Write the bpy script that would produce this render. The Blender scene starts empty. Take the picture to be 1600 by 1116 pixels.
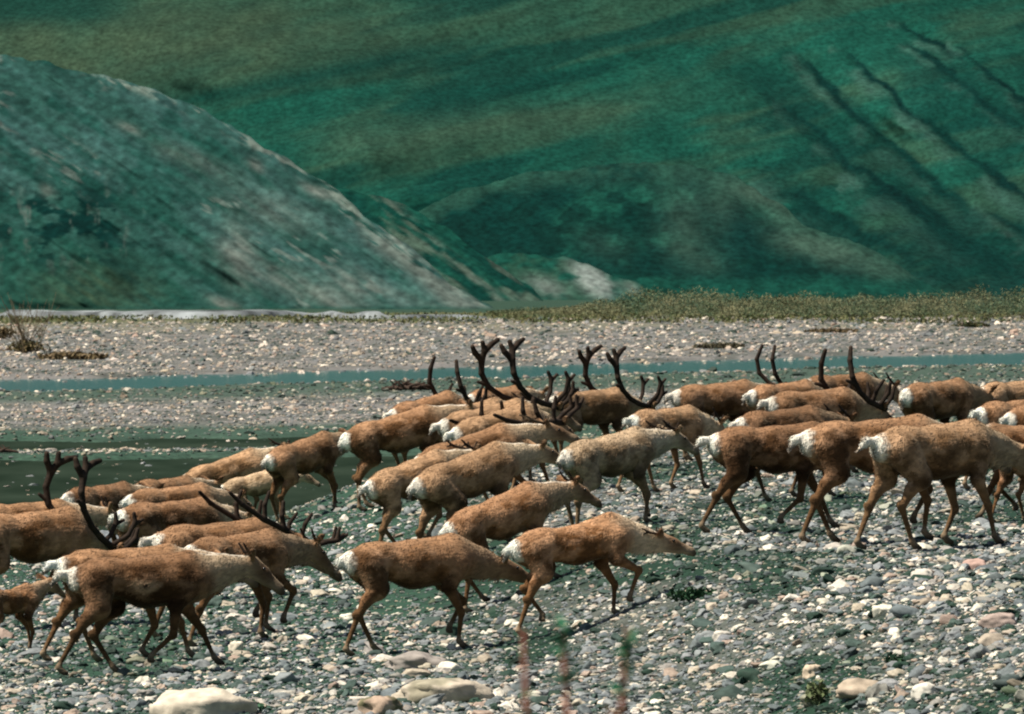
import bpy, math, random
import numpy as np
from mathutils import Vector, Matrix

S = bpy.context.scene
C = S.collection
R = math.radians
rng = np.random.default_rng(7)
random.seed(7)

# ------------------------------------------------------------------ camera, light, exposure
F = 13333.0            # focal length in pixels of a 1600 px wide picture (300 mm lens)
HZ = 440.0             # picture row of the true horizon
CAMZ = 4.0
cam_data = bpy.data.cameras.new('camera')
cam_data.lens = 300
cam_data.sensor_width = 36
cam_data.clip_start = 0.5
cam_data.clip_end = 20000
cam_data.dof.use_dof = True
cam_data.dof.focus_distance = 86
cam_data.dof.aperture_fstop = 19
cam = bpy.data.objects.new('camera', cam_data)
C.objects.link(cam)
cam.location = (0, 0, CAMZ)
cam.rotation_euler = (math.pi / 2 - math.atan((558 - HZ) / F), 0, 0)
S.camera = cam

SUN_EL, SUN_AZ = 60, 250     # azimuth clockwise from +Y (the view direction)
w = bpy.data.worlds.new('World')
S.world = w
w.use_nodes = True
wn = w.node_tree.nodes
bg = wn['Background']
sky = wn.new('ShaderNodeTexSky')
sky.sky_type = 'NISHITA'
sky.sun_disc = False
sky.sun_elevation = R(SUN_EL)
sky.sun_rotation = R(SUN_AZ)
w.node_tree.links.new(sky.outputs[0], bg.inputs[0])
bg.inputs[1].default_value = 0.05
sd = bpy.data.lights.new('sun', 'SUN')
sd.energy = 5.0
sd.angle = R(0.5)
sd.color = (1.0, 0.94, 0.84)
sun = bpy.data.objects.new('sun', sd)
C.objects.link(sun)
tosun = Vector((math.cos(R(SUN_EL)) * math.sin(R(SUN_AZ)), math.cos(R(SUN_EL)) * math.cos(R(SUN_AZ)), math.sin(R(SUN_EL))))
sun.rotation_euler = tosun.to_track_quat('Z', 'Y').to_euler()
sun.location = (0, 0, 60)
S.view_settings.view_transform = 'Standard'
S.view_settings.look = 'None'
S.view_settings.exposure = 0.42
S.view_settings.gamma = 1.0
S.render.engine = 'CYCLES'
S.cycles.filter_width = 2.1
S.cycles.max_bounces = 4
S.cycles.diffuse_bounces = 1
S.cycles.glossy_bounces = 2

# ------------------------------------------------------------------ noise
def _hash(ix, iy, iz, seed):
    h = (ix.astype(np.int64) * 374761393 + iy.astype(np.int64) * 668265263 + iz.astype(np.int64) * 2147483647 + seed * 974634777)
    h = (h ^ (h >> 13)) * 1274126177
    h = h & 0x7fffffff
    h = (h ^ (h >> 16)) * 73244475 & 0x7fffffff
    return (h & 0xffff) / 65535.0

def vnoise(x, y, z=None, seed=0):
    x = np.asarray(x, float); y = np.asarray(y, float)
    z = np.zeros_like(x) if z is None else np.asarray(z, float)
    x, y, z = np.broadcast_arrays(x, y, z)
    ix, iy, iz = np.floor(x), np.floor(y), np.floor(z)
    fx, fy, fz = x - ix, y - iy, z - iz
    fx, fy, fz = [f * f * (3 - 2 * f) for f in (fx, fy, fz)]
    out = 0
    for dx in (0, 1):
        for dy in (0, 1):
            for dz in (0, 1):
                wgt = (fx if dx else 1 - fx) * (fy if dy else 1 - fy) * (fz if dz else 1 - fz)
                out = out + wgt * _hash(ix + dx, iy + dy, iz + dz, seed)
    return out

def fbm(x, y, z=None, seed=0, octv=4):
    o, a, tot = 0, 1.0, 0
    for k in range(octv):
        o = o + a * vnoise(x * 2 ** k + 17.3 * k, y * 2 ** k - 9.1 * k, None if z is None else z * 2 ** k, seed + k)
        tot += a
        a *= 0.5
    return o / tot

def ss(a, b, x):
    t = np.clip((x - a) / (b - a), 0, 1)
    return t * t * (3 - 2 * t)

# ------------------------------------------------------------------ object helpers
def tag(o, label=None, cat=None, group=None, kind=None):
    if label: o['label'] = label
    if cat: o['category'] = cat
    if group: o['group'] = group
    if kind: o['kind'] = kind
    return o

def empty(name, loc, rz=0.0):
    o = bpy.data.objects.new(name, None)
    C.objects.link(o)
    o.location = loc
    o.rotation_euler = (0, 0, rz)
    o.empty_display_size = 0.2
    return o

def mesh_np(name, V, Fc, mat, parent=None, smooth=True, cols=None, attr='col'):
    V = np.asarray(V, np.float32); Fc = np.asarray(Fc, np.int32)
    me = bpy.data.meshes.new(name)
    n = Fc.shape[1]
    me.vertices.add(len(V)); me.vertices.foreach_set('co', V.ravel())
    me.loops.add(Fc.size); me.loops.foreach_set('vertex_index', Fc.ravel())
    me.polygons.add(len(Fc))
    me.polygons.foreach_set('loop_start', np.arange(0, Fc.size, n, dtype=np.int32))
    me.polygons.foreach_set('use_smooth', np.full(len(Fc), smooth))
    me.update(calc_edges=True)
    if cols is not None:
        a = me.color_attributes.new(attr, 'FLOAT_COLOR', 'POINT')
        cc = np.ones((len(V), 4), np.float32); cc[:, :3] = cols
        a.data.foreach_set('color', cc.ravel())
    me.materials.append(mat)
    o = bpy.data.objects.new(name, me)
    C.objects.link(o)
    if parent: o.parent = parent
    return o

def grid_faces(nr, nc):
    i = np.arange(nr * nc).reshape(nr, nc)
    return np.stack([i[:-1, :-1], i[:-1, 1:], i[1:, 1:], i[1:, :-1]], -1).reshape(-1, 4)

def material(name, rough=0.9, spec=0.2):
    m = bpy.data.materials.new(name)
    m.use_nodes = True
    b = m.node_tree.nodes['Principled BSDF']
    b.inputs['Roughness'].default_value = rough
    b.inputs['Specular IOR Level'].default_value = spec
    return m, m.node_tree, b

def nd(nt, t, **kw):
    n = nt.nodes.new(t)
    for k, v in kw.items():
        setattr(n, k, v)
    return n

def mottle(nt, colsock, scale, amount, detail=4, coord='Object', stretch=None):
    """colour multiplied by a noise around 1"""
    tc = nd(nt, 'ShaderNodeTexCoord')
    src = tc.outputs[coord]
    if stretch:
        mp = nd(nt, 'ShaderNodeMapping')
        mp.inputs['Scale'].default_value = stretch
        nt.links.new(src, mp.inputs[0]); src = mp.outputs[0]
    no = nd(nt, 'ShaderNodeTexNoise')
    no.inputs['Scale'].default_value = scale
    no.inputs['Detail'].default_value = detail
    nt.links.new(src, no.inputs['Vector'])
    mr = nd(nt, 'ShaderNodeMapRange')
    mr.inputs['From Min'].default_value = 0.3; mr.inputs['From Max'].default_value = 0.7
    mr.inputs['To Min'].default_value = 1 - amount; mr.inputs['To Max'].default_value = 1 + amount
    nt.links.new(no.outputs['Fac'], mr.inputs['Value'])
    vm = nd(nt, 'ShaderNodeVectorMath', operation='SCALE')
    nt.links.new(colsock, vm.inputs[0]); nt.links.new(mr.outputs[0], vm.inputs['Scale'])
    return vm.outputs[0], no

def bump(nt, b, sock, strength, dist):
    bp = nd(nt, 'ShaderNodeBump')
    bp.inputs['Strength'].default_value = strength
    bp.inputs['Distance'].default_value = dist
    nt.links.new(sock, bp.inputs['Height'])
    nt.links.new(bp.outputs[0], b.inputs['Normal'])

def attr_mat(name, rough, scale, amount, bstr=0.0, bdist=0.02, spec=0.2, stretch=None, atype='GEOMETRY'):
    m, nt, b = material(name, rough, spec)
    a = nd(nt, 'ShaderNodeAttribute', attribute_name='col', attribute_type=atype)
    s, no = mottle(nt, a.outputs['Color'], scale, amount, stretch=stretch)
    nt.links.new(s, b.inputs['Base Color'])
    if bstr: bump(nt, b, no.outputs['Fac'], bstr, bdist)
    return m

def flat_mat(name, col, rough=0.85, scale=20, amount=0.3, spec=0.2, bstr=0.0, bdist=0.01):
    m, nt, b = material(name, rough, spec)
    rgb = nd(nt, 'ShaderNodeRGB'); rgb.outputs[0].default_value = (*col, 1)
    s, no = mottle(nt, rgb.outputs[0], scale, amount)
    nt.links.new(s, b.inputs['Base Color'])
    if bstr: bump(nt, b, no.outputs['Fac'], bstr, bdist)
    return m

M_ground = attr_mat('river_silt', 0.9, 6, 0.45, 0.6, 0.04)
M_hill = attr_mat('tundra_slope', 0.95, 0.8, 0.34, 0.0, 1.0, spec=0.03, stretch=(1, .3, 1.4))
M_stone = attr_mat('gravel_stone', 0.75, 3.0, 0.25, spec=0.25, atype='INSTANCER')
M_rock = attr_mat('boulder_rock', 0.85, 9, 0.25, 0.5, 0.03)
M_fur = attr_mat('caribou_fur', 0.95, 30, 0.24, 0.6, 0.02, spec=0.06, stretch=(.45, 1, 1))
b_ = M_fur.node_tree.nodes['Principled BSDF']
b_.inputs['Sheen Weight'].default_value = 0.25
b_.inputs['Sheen Roughness'].default_value = 0.4
b_.inputs['Sheen Tint'].default_value = (1.0, .8, .55, 1)
M_velvet = flat_mat('antler_velvet', (0.030, 0.019, 0.012), 0.85, 14, 0.6, 0.2, 0.5, 0.01)
M_antler_tan = flat_mat('antler_tan', (0.09, 0.065, 0.04), 0.8, 25, 0.3, 0.1)
M_eye = flat_mat('eye_dark', (0.01, 0.008, 0.006), 0.2, 10, 0.1, 0.5)
M_leaf = attr_mat('leaf', 0.7, 3, 0.25)
M_twig = flat_mat('twig_bark', (0.16, 0.12, 0.07), 0.9, 12, 0.3)
M_drift = flat_mat('driftwood_bark', (0.055, 0.035, 0.025), 0.9, 8, 0.4)
M_stem = flat_mat('red_stem', (0.36, 0.15, 0.10), 0.7, 30, 0.25)
M_ice = flat_mat('river_ice', (0.17, 0.185, 0.185), 0.7, 0.25, 0.9)

def water_mat(name, col, rough, bstr):
    m, nt, b = material(name, rough, 0.5)
    b.inputs['Base Color'].default_value = (*col, 1)
    tc = nd(nt, 'ShaderNodeTexCoord'); mp = nd(nt, 'ShaderNodeMapping')
    mp.inputs['Scale'].default_value = (1.1, 0.35, 1)
    nz = nd(nt, 'ShaderNodeTexNoise'); nz.inputs['Scale'].default_value = 1.6; nz.inputs['Detail'].default_value = 5
    nt.links.new(tc.outputs['Object'], mp.inputs[0]); nt.links.new(mp.outputs[0], nz.inputs['Vector'])
    bump(nt, b, nz.outputs['Fac'], bstr, 0.12)
    return m
M_water = water_mat('stream_water', (0.004, 0.10, 0.095), 0.10, 0.45)
M_still, nt, b = material('wet_silt', 0.8, 0.0)
tc = nd(nt, 'ShaderNodeTexCoord'); mp = nd(nt, 'ShaderNodeMapping'); mp.inputs['Scale'].default_value = (.5, .09, 1)
nz = nd(nt, 'ShaderNodeTexNoise'); nz.inputs['Scale'].default_value = 1.2; nz.inputs['Detail'].default_value = 7
cr = nd(nt, 'ShaderNodeValToRGB')
cr.color_ramp.elements[0].position = .32; cr.color_ramp.elements[0].color = (.011, .020, .013, 1)
cr.color_ramp.elements[1].position = .68; cr.color_ramp.elements[1].color = (.028, .042, .029, 1)
nt.links.new(tc.outputs['Object'], mp.inputs[0]); nt.links.new(mp.outputs[0], nz.inputs['Vector'])
nt.links.new(nz.outputs['Fac'], cr.inputs[0]); nt.links.new(cr.outputs[0], b.inputs['Base Color'])

# ------------------------------------------------------------------ terrain
def uu(x, y): return x / y * F + 800
def vflat(y): return HZ + CAMZ * F / y

def zones(x, y):
    """river, side channel, wet margin masks (0..1) on the valley floor"""
    u, v = uu(x, y), vflat(y)
    wob = (fbm(u / 130, y * 0.0 + 3, seed=5) - .5) * 9
    wob2 = (fbm(u / 90, y * 0.0 + 9, seed=8) - .5) * 8
    top, bot = 594 - .0275 * u + wob * .6, 616 - .0275 * u + wob2 * .8
    river = ss(top - 1.5, top + 1.5, v) * (1 - ss(bot - 1.5, bot + 1.5, v))
    t1, b1 = 690 - .014 * u + wob, 709 - .012 * u + wob2 * .5
    pool = ss(t1 - 2, t1 + 2, v) * (1 - ss(b1 - 1, b1 + 1, v)) * (1 - ss(560, 700, u)) * ss(-250, 60, u + wob * 8)
    t2 = 719 - .012 * u + wob2 * .6
    chan = ss(t2 - 1.5, t2 + 1.5, v) * (1 - ss(600, 800, u))
    return river, pool, chan

def bank(x, y):
    xc = np.clip(x, -14, 14)
    xs = 1.4 - (y - 81) * .104
    hw = 1.4 + np.clip(y - 81, 0, 60) * .03
    z = .40 + .02 * xc + .005 * (y - 79) + .8 * ss(xs - hw, xs + hw, x)
    z = z + .10 * (fbm(x * .5, y * .22, seed=31, octv=3) - .5)
    return z + 3.0 * ss(50, 8, y)

def ycrest(x): return 112 + ss(-5, 0, x) * 14 + ss(0, 6, x) * 8

def T(x, y):
    x = np.asarray(x, float); y = np.asarray(y, float)
    r, p, c = zones(x, np.maximum(y, 40))
    val = .10 + .22 * (fbm(x * .07, y * .022, seed=3, octv=4) - .35)
    val = np.maximum(val, .04)
    wet = np.clip(r + p + c, 0, 1)
    val = val * (1 - wet) - .30 * wet
    val = val + ss(900, 1400, y) * .6
    k = 1 - ss(ycrest(x), ycrest(x) + 24, y)
    return val * (1 - k) + bank(x, y) * k

def mix(a, b, t):
    t = np.asarray(t)[..., None]
    return np.asarray(a) * (1 - t) + np.asarray(b) * t

def ground_colour(x, y):
    u, v = uu(x, y), vflat(y)
    r, p, c = zones(x, y)
    col = mix((.175, .165, .15), (.085, .09, .075), ss(.35, .65, fbm(x * .6, y * .25, seed=21)))
    near = 1 - ss(120, 150, y)
    moss = ss(.51, .66, fbm(x * .8 + 5, y * .16, seed=23) + .05 * ss(0, 3, x)) * near
    col = mix(col, (.012, .036, .020), np.clip(moss * .9 + near * .5, 0, 1))
    mud = np.maximum(np.maximum(p, c), ss(612 - .0275 * u, 620 - .0275 * u, v) * (1 - ss(626 - .02 * u, 642 - .02 * u, v)) * .8)
    mud = np.maximum(mud, ss(668 - .012 * u, 682 - .012 * u, v) * (1 - near) * .92)
    col = mix(col, (.025, .062, .038), mud)
    gr = ss(514 - .012 * u, 505 - .012 * u, v + (fbm(x * .05, y * .01, seed=33) - .5) * 16)
    col = mix(col, (.10, .105, .045), gr * (1 - r) * .95)
    farband = ss(528, 512, v) * ss(.42, .6, fbm(x * .06, y * .012, seed=35))
    col = mix(col, (.17, .16, .10), farband * .6)
    col = mix(col, (.022, .052, .030), ss(1000, 1040, y))
    return col

us = np.concatenate([np.arange(-6000, -700, 60.0), np.arange(-700, 2301, 8.0), np.arange(2340, 7600, 60.0)])
vs = np.concatenate([np.arange(462, 900, 1.0), np.arange(900, 1400, 3.0), np.array([1400, 1600, 2000, 2600, 3600, 5600, 9000, 16000, 40000, 100000])])
ys = CAMZ * F / (vs - HZ)
ys = np.sort(ys)[::-1]
U, Y = np.meshgrid(us, ys)
X = (U - 800) / F * Y
X = X + np.sign(U - 800) * ss(1500, 1501, np.abs(U - 800) + 1) * 0
widen = 1 + 14 * ss(60, 2, Y)
X = X * widen
Z = T(X, Y)
V = np.stack([X, Y, Z], -1).reshape(-1, 3)
g = mesh_np('ground', V, grid_faces(len(ys), len(us))[:, ::-1], M_ground, cols=ground_colour(X, Y).reshape(-1, 3))
tag(g, kind='structure')

# water sheet filling the channels (the gravel rises through it elsewhere)
for y0_, y1_, m_ in ((136, 262, M_still), (262, 560, M_water)):
    wy = np.linspace(y0_, y1_, 40); wx = np.linspace(-1, 1, 30)
    WX, WY = np.meshgrid(wx, wy); WX = WX * WY * .5
    tag(mesh_np('river_water' if y0_ > 200 else 'wet_silt_flat', np.stack([WX, WY, WX * 0 - .02], -1).reshape(-1, 3), grid_faces(40, 30)[:, ::-1], m_), kind='structure')

# ------------------------------------------------------------------ hills
def lerp_pts(pts, u):
    p = np.array(pts, float)
    return np.interp(u, p[:, 0], p[:, 1])

def smooth1(a, n=9):
    k = np.hanning(n + 2)[1:-1]; k /= k.sum()
    return np.convolve(np.pad(a, n // 2, mode='edge'), k, 'valid')

def hill(name, u0, u1, du, ridge, vbase, dv, d0, d1, disp, colour, back=0.35, prof=1.0):
    u = np.arange(u0, u1 + .1, du)
    if u0 <= -700: u = np.concatenate([np.arange(-6000, u0, 40.0), u])
    if u1 >= 2300: u = np.concatenate([u, np.arange(u1 + 40, 7600, 40.0)])
    vt = smooth1(lerp_pts(ridge, u), 9) + (fbm(u / 26, u * 0, seed=len(name) + int(d0), octv=3) - .5) * 11
    nv = int((vbase - vt.min()) / dv)
    t = np.linspace(0, 1, nv)[:, None]
    Uv = np.repeat(u[None, :], nv, 0)
    Vv = vbase + (vt[None, :] - vbase) * t
    span = np.maximum(vbase - vt, 2)[None, :] / (vbase - vt.min())
    D = d0 + (d1 - d0) * (t ** prof) * (.15 + .85 * span)
    D = D + disp(Uv, Vv) * ss(0, .06, t)
    col = colour(Uv, Vv) * np.array((.41, .52, .51))
    Px = (Uv - 800) / F * D; Pz = CAMZ + (HZ - Vv) / F * D
    P = np.stack([Px, D, Pz], -1)
    # rounded top and far side
    for k in range(1, 7):
        e = k / 6
        Db = D[-1] + (d1 - d0) * back * e + 4 * k
        zb = Pz[-1] * (1 - e ** 1.6) - 3 * e
        P = np.concatenate([P, np.stack([Px[-1], Db, zb], -1)[None]], 0)
        col = np.concatenate([col, col[-1:]], 0)
    P[0, :, 2] -= 3
    o = mesh_np(name, P.reshape(-1, 3), grid_faces(P.shape[0], P.shape[1]), M_hill, cols=col.reshape(-1, 3))
    return tag(o, kind='structure')

def seg_dist(U, V, a, b):
    U, V = U + (fbm(U / 34, V / 34, seed=201) - .5) * 26 + (fbm(U / 9, V / 9, seed=203) - .5) * 9, V + (fbm(U / 30, V / 30, seed=202) - .5) * 22
    ax, ay = a; bx, by = b
    t = np.clip(((U - ax) * (bx - ax) + (V - ay) * (by - ay)) / ((bx - ax) ** 2 + (by - ay) ** 2), 0, 1)
    # signed: positive to the upper right of the line
    dx, dy = U - ax - t * (bx - ax), V - ay - t * (by - ay)
    L = math.hypot(bx - ax, by - ay)
    sgn = ((bx - ax) * (V - ay) - (by - ay) * (U - ax)) / L
    return np.hypot(dx, dy), sgn, t

TEAL = (.012, .085, .060); OLIVE = (.042, .092, .058); GREY = (.078, .155, .145); SCREE = (.27, .255, .22); DEEP = (.006, .055, .042)

GUL = [((1262, 100), (1345, 190), 13), ((1345, 190), (1520, 330), 15), ((1330, 90), (1445, 190), 11), ((1445, 190), (1620, 320), 14),
       ((1235, 170), (1330, 255), 11), ((1330, 255), (1480, 350), 15), ((1410, 40), (1500, 95), 8), ((1420, 70), (1510, 130), 8),
       ((1510, 130), (1590, 200), 9), ((1480, 370), (1560, 430), 13), ((1240, 300), (1420, 400), 22), ((1380, 300), (1620, 440), 22),
       ((1500, 80), (1640, 190), 9), ((1560, 330), (1700, 430), 14)]

def far_disp(U, V):
    a = (fbm((U + V * .9) / 420, (V - U * .18) / 120, seed=41, octv=2) - .5) * 60
    a += (fbm((U) / 300, (V + U * .22) / 45, seed=42, octv=2) - .5) * 9
    a += (fbm((V - U * .80) / 62 + 3, (U + V) / 420, seed=58, octv=2) - .5) * 26 * ss(950, 1200, U)
    a += (fbm((U - V) / 70, (U + V) / 160, seed=43, octv=2) - .5) * 12
    gm = 0
    for p, q, wd in GUL:
        d, sg, t = seg_dist(U, V, p, q)
        fade = .35 + .65 * np.sin(np.pi * np.clip(t, .08, .92))
        gm = np.maximum(gm, 7 * np.exp(-(d / (wd * 1.9)) ** 2) * fade)
    return a + gm

def far_col(U, V):
    n1 = fbm((U) / 420, (V + U * .22) / 55, seed=51)
    n2 = fbm(U / 60, (V + U * .2) / 26, seed=52)
    n3 = fbm(U / 14, V / 9, seed=55, octv=3)
    c = mix(TEAL, OLIVE, np.clip(ss(.42, .62, n1) * .75 + (n2 - .5) * .7, 0, 1))
    c = mix(c, DEEP, ss(.52, .68, fbm(U / 240 + 4, (V + U * .25) / 38, seed=53)) * .85)
    n4 = fbm(U / 300, (V + U * .24 + 14 * np.sin(U / 170)) / 10, seed=57, octv=3)
    c = c * (.72 + .56 * n4)[..., None]
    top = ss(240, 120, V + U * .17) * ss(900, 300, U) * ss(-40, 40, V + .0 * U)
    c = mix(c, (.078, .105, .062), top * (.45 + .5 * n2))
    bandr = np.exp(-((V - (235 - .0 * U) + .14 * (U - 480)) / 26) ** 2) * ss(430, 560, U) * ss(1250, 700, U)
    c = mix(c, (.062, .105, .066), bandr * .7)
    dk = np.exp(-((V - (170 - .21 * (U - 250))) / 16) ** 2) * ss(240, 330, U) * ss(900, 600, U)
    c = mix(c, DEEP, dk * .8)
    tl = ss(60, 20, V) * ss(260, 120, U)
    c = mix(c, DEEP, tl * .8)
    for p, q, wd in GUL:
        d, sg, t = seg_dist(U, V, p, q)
        lit = np.exp(-((sg * 1.0 - wd * 1.3) / (wd * .8)) ** 2) * (d < wd * 3) * ss(.3, .7, n2)  # sunlit side of each gully, put into the slope colour
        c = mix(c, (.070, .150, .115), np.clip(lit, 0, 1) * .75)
        dk = np.exp(-(d / (wd * np.where(sg > 0, .75, .32))) ** 2) * (.6 + .5 * vnoise(U / 40, V / 40, seed=205)) * (.6 + .4 * np.sin(np.pi * np.clip(t, .06, .94)))  # shaded side of each gully, put into the slope colour
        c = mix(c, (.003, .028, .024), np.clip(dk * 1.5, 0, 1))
    sc = 1.6 * np.exp(-(((U - 1585) / 30) ** 2 + ((V - 400 - (U - 1592) * .8) / 18) ** 2))
    c = mix(c, SCREE, np.clip(sc * .6 * ss(.3, .6, n2), 0, 1))
    q_ = (V - U * .80); rid = fbm(q_ / 62 + 3, (U + V) / 420, seed=58, octv=2)
    c = mix(c, (.005, .045, .036), ss(.50, .62, rid) * ss(1000, 1200, U) * ss(60, 130, V) * .6)  # broad shade in the hollows between ridges, mixed into the colour
    low = ss(300, 400, V + (n2 - .5) * 80) * ss(1180, 1300, U)
    c = mix(c, (.005, .042, .034), low * .75 * ss(.3, .6, n2 + .08))
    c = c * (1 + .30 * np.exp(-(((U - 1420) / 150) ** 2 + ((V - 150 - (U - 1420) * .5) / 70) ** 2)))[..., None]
    return c * (0.74 + .52 * n3)[..., None]

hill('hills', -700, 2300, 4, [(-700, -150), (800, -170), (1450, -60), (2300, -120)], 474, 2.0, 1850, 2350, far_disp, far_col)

def spur_disp(U, V):
    return (fbm(U / 60, V / 40, seed=61, octv=2) - .5) * 10 + (fbm((U - V) / 34, (U + V) / 120, seed=62, octv=2) - .5) * 4

def spur_col(U, V):
    n = fbm(U / 55, V / 34, seed=63); n3 = fbm(U / 12, V / 8, seed=64, octv=3)
    c = mix((.004, .042, .034), TEAL, ss(.42, .72, n))  # dark base puts the knoll's shadowed face into the slope colour
    ridge = smooth1(lerp_pts(SPUR, U[0]), 9)[None, :]
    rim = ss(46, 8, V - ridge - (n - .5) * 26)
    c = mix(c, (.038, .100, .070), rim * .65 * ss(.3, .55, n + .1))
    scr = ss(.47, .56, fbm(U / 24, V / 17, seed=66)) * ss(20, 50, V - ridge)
    c = mix(c, (.004, .034, .027), scr * .8)  # scrub patches, deepened as part of the painted shade on the face
    for (pu, pv, a, bb, s) in ((1070, 350, 40, 60, .75), (1135, 330, 36, 45, .6), (1290, 392, 80, 20, 1.8), (1190, 305, 50, 16, 1.3), (1090, 405, 45, 20, .6), (1230, 330, 40, 40, .6), (940, 385, 40, 22, .4), (1390, 430, 50, 16, .5)):
        m = np.exp(-(((U - pu) / a) ** 2 + ((V - pv - (U - pu) * .25) / bb) ** 2)) * s
        c = mix(c, (.085, .130, .095), np.clip(m * (.2 + n), 0, 1) * .8)
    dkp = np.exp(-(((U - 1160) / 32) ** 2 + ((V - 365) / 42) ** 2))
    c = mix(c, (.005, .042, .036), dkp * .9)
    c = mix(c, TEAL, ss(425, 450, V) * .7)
    return c * (0.62 + .76 * n3)[..., None]

SPUR = [(480, 470), (560, 400), (640, 335), (720, 300), (800, 276), (900, 262), (1000, 252), (1080, 258), (1150, 278), (1210, 312), (1260, 352), (1320, 372), (1380, 402), (1450, 446), (1520, 474)]
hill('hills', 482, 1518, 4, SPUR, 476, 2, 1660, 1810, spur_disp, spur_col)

RIDGE3 = [(700, 470), (760, 405), (800, 394), (860, 402), (910, 408), (950, 430), (1000, 440), (1020, 462), (1035, 474)]
def r3_col(U, V):
    n = fbm(U / 26, V / 18, seed=71); n3 = fbm(U / 10, V / 7, seed=74, octv=3)
    c = mix(TEAL, OLIVE, ss(.4, .65, n) * .6)
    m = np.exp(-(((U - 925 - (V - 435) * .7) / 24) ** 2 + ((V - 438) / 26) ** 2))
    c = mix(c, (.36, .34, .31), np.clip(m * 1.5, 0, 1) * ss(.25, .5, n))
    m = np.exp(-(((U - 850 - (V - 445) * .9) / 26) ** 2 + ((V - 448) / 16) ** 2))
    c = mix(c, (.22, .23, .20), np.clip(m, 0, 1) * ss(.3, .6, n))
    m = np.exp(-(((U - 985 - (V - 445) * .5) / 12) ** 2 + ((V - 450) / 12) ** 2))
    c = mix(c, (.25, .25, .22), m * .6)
    return c * (0.62 + .76 * n3)[..., None]
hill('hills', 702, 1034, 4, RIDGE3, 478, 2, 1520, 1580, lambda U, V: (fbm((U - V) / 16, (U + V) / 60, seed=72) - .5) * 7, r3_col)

RIDGE2 = [(380, 470), (480, 330), (530, 292), (570, 300), (640, 325), (700, 358), (745, 396), (790, 420), (830, 452), (860, 478)]
def r2_col(U, V):
    n = fbm((U + V * .7) / 60, (V - U * .62) / 12, seed=81); n3 = fbm(U / 10, V / 7, seed=84, octv=3)
    c = mix(DEEP, TEAL, ss(.35, .6, n))
    c = mix(c, (.13, .15, .115), ss(.5, .66, fbm((U + V * .7) / 90 + 3, (V - U * .72) / 16, seed=82)) * .75)
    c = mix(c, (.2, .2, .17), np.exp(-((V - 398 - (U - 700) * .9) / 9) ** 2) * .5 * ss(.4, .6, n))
    return c * (0.62 + .76 * n3)[..., None]
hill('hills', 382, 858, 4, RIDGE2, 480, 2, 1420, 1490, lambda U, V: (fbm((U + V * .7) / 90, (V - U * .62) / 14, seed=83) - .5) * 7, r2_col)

LEFT = [(-700, -160), (-300, -10), (-100, 60), (0, 88), (70, 96), (150, 118), (210, 128), (260, 150), (310, 168), (380, 210), (450, 250), (520, 292), (560, 330), (640, 385), (700, 440), (742, 466), (770, 480)]
def left_disp(U, V):
    q = (V - U * .68)
    p = (U + V * .68)
    a = (fbm(p / 200, q / 30, seed=91, octv=2) - .5) * 6 + (fbm(p / 90, q / 11, seed=92, octv=2) - .5) * 1.1
    a += (fbm(U / 120, V / 90, seed=93, octv=2) - .5) * 8
    crag = np.exp(-(((U - 95) / 130) ** 2 + ((V - 345) / 75) ** 2))
    a += crag * ((fbm(U / 30, V / 22, seed=94, octv=2) - .5) * 2)
    return a
def left_col(U, V):
    q = (V - U * .68); p = (U + V * .68)
    n = fbm(p / 170, q / 24, seed=95); n2 = fbm(p / 46, q / 9, seed=96); n3 = fbm(U / 9, V / 7, seed=97, octv=3)
    n5 = fbm(U / 46 + 3, V / 32, seed=87, octv=5)
    c = mix((.040, .105, .088), GREY, np.clip(ss(.35, .65, n) * .5 + (n2 - .5) * .5 + (n5 - .5) * 1.0 + .1, 0, 1))
    c = mix(c, (.010, .068, .052), ss(.48, .62, fbm(p / 150 + 7, q / 24, seed=98) * .6 + n5 * .4) * .7)
    c = mix(c, (.20, .215, .19), ss(.56, .66, fbm(p / 50 + 3, q / 8, seed=89)) * ss(.42, .6, fbm(U / 120, V / 90, seed=88)) * ss(.45, .6, n5) * .8)
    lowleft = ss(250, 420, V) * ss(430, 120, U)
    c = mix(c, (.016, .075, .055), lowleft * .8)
    c = mix(c, (.075, .105, .062), np.exp(-(((U - 150) / 90) ** 2 + ((V - 455) / 40) ** 2)) * n2 * 1.3)
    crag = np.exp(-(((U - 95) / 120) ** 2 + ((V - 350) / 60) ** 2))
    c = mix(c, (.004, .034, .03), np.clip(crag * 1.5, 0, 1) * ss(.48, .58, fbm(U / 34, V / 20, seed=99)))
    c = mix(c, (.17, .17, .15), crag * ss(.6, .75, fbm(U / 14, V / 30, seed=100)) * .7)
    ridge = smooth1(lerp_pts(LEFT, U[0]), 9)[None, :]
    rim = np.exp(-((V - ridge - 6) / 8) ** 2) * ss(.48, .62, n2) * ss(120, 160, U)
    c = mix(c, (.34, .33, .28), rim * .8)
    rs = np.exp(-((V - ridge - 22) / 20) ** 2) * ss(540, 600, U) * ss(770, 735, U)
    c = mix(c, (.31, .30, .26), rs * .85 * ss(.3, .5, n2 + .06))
    for (pu, pv, a, bb, s) in ((372, 400, 26, 42, .8), (470, 450, 110, 22, .55), (600, 455, 90, 16, .4), (355, 478, 24, 9, .9), (550, 445, 30, 26, .5), (200, 200, 18, 7, .9), (400, 258, 12, 9, .8), (500, 300, 26, 9, .8), (75, 298, 12, 10, .7), (430, 330, 80, 30, .3), (300, 250, 60, 16, .3)):
        m = np.exp(-(((U - pu) / a) ** 2 + ((V - pv - (U - pu) * .35) / bb) ** 2)) * s
        c = mix(c, (.29, .27, .235), np.clip(m * (n2 * 1.6), 0, 1))
    c = mix(c, (.03, .085, .065), ss(476, 482, V) * .7)
    return c * (0.62 + .76 * n3)[..., None]
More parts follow.
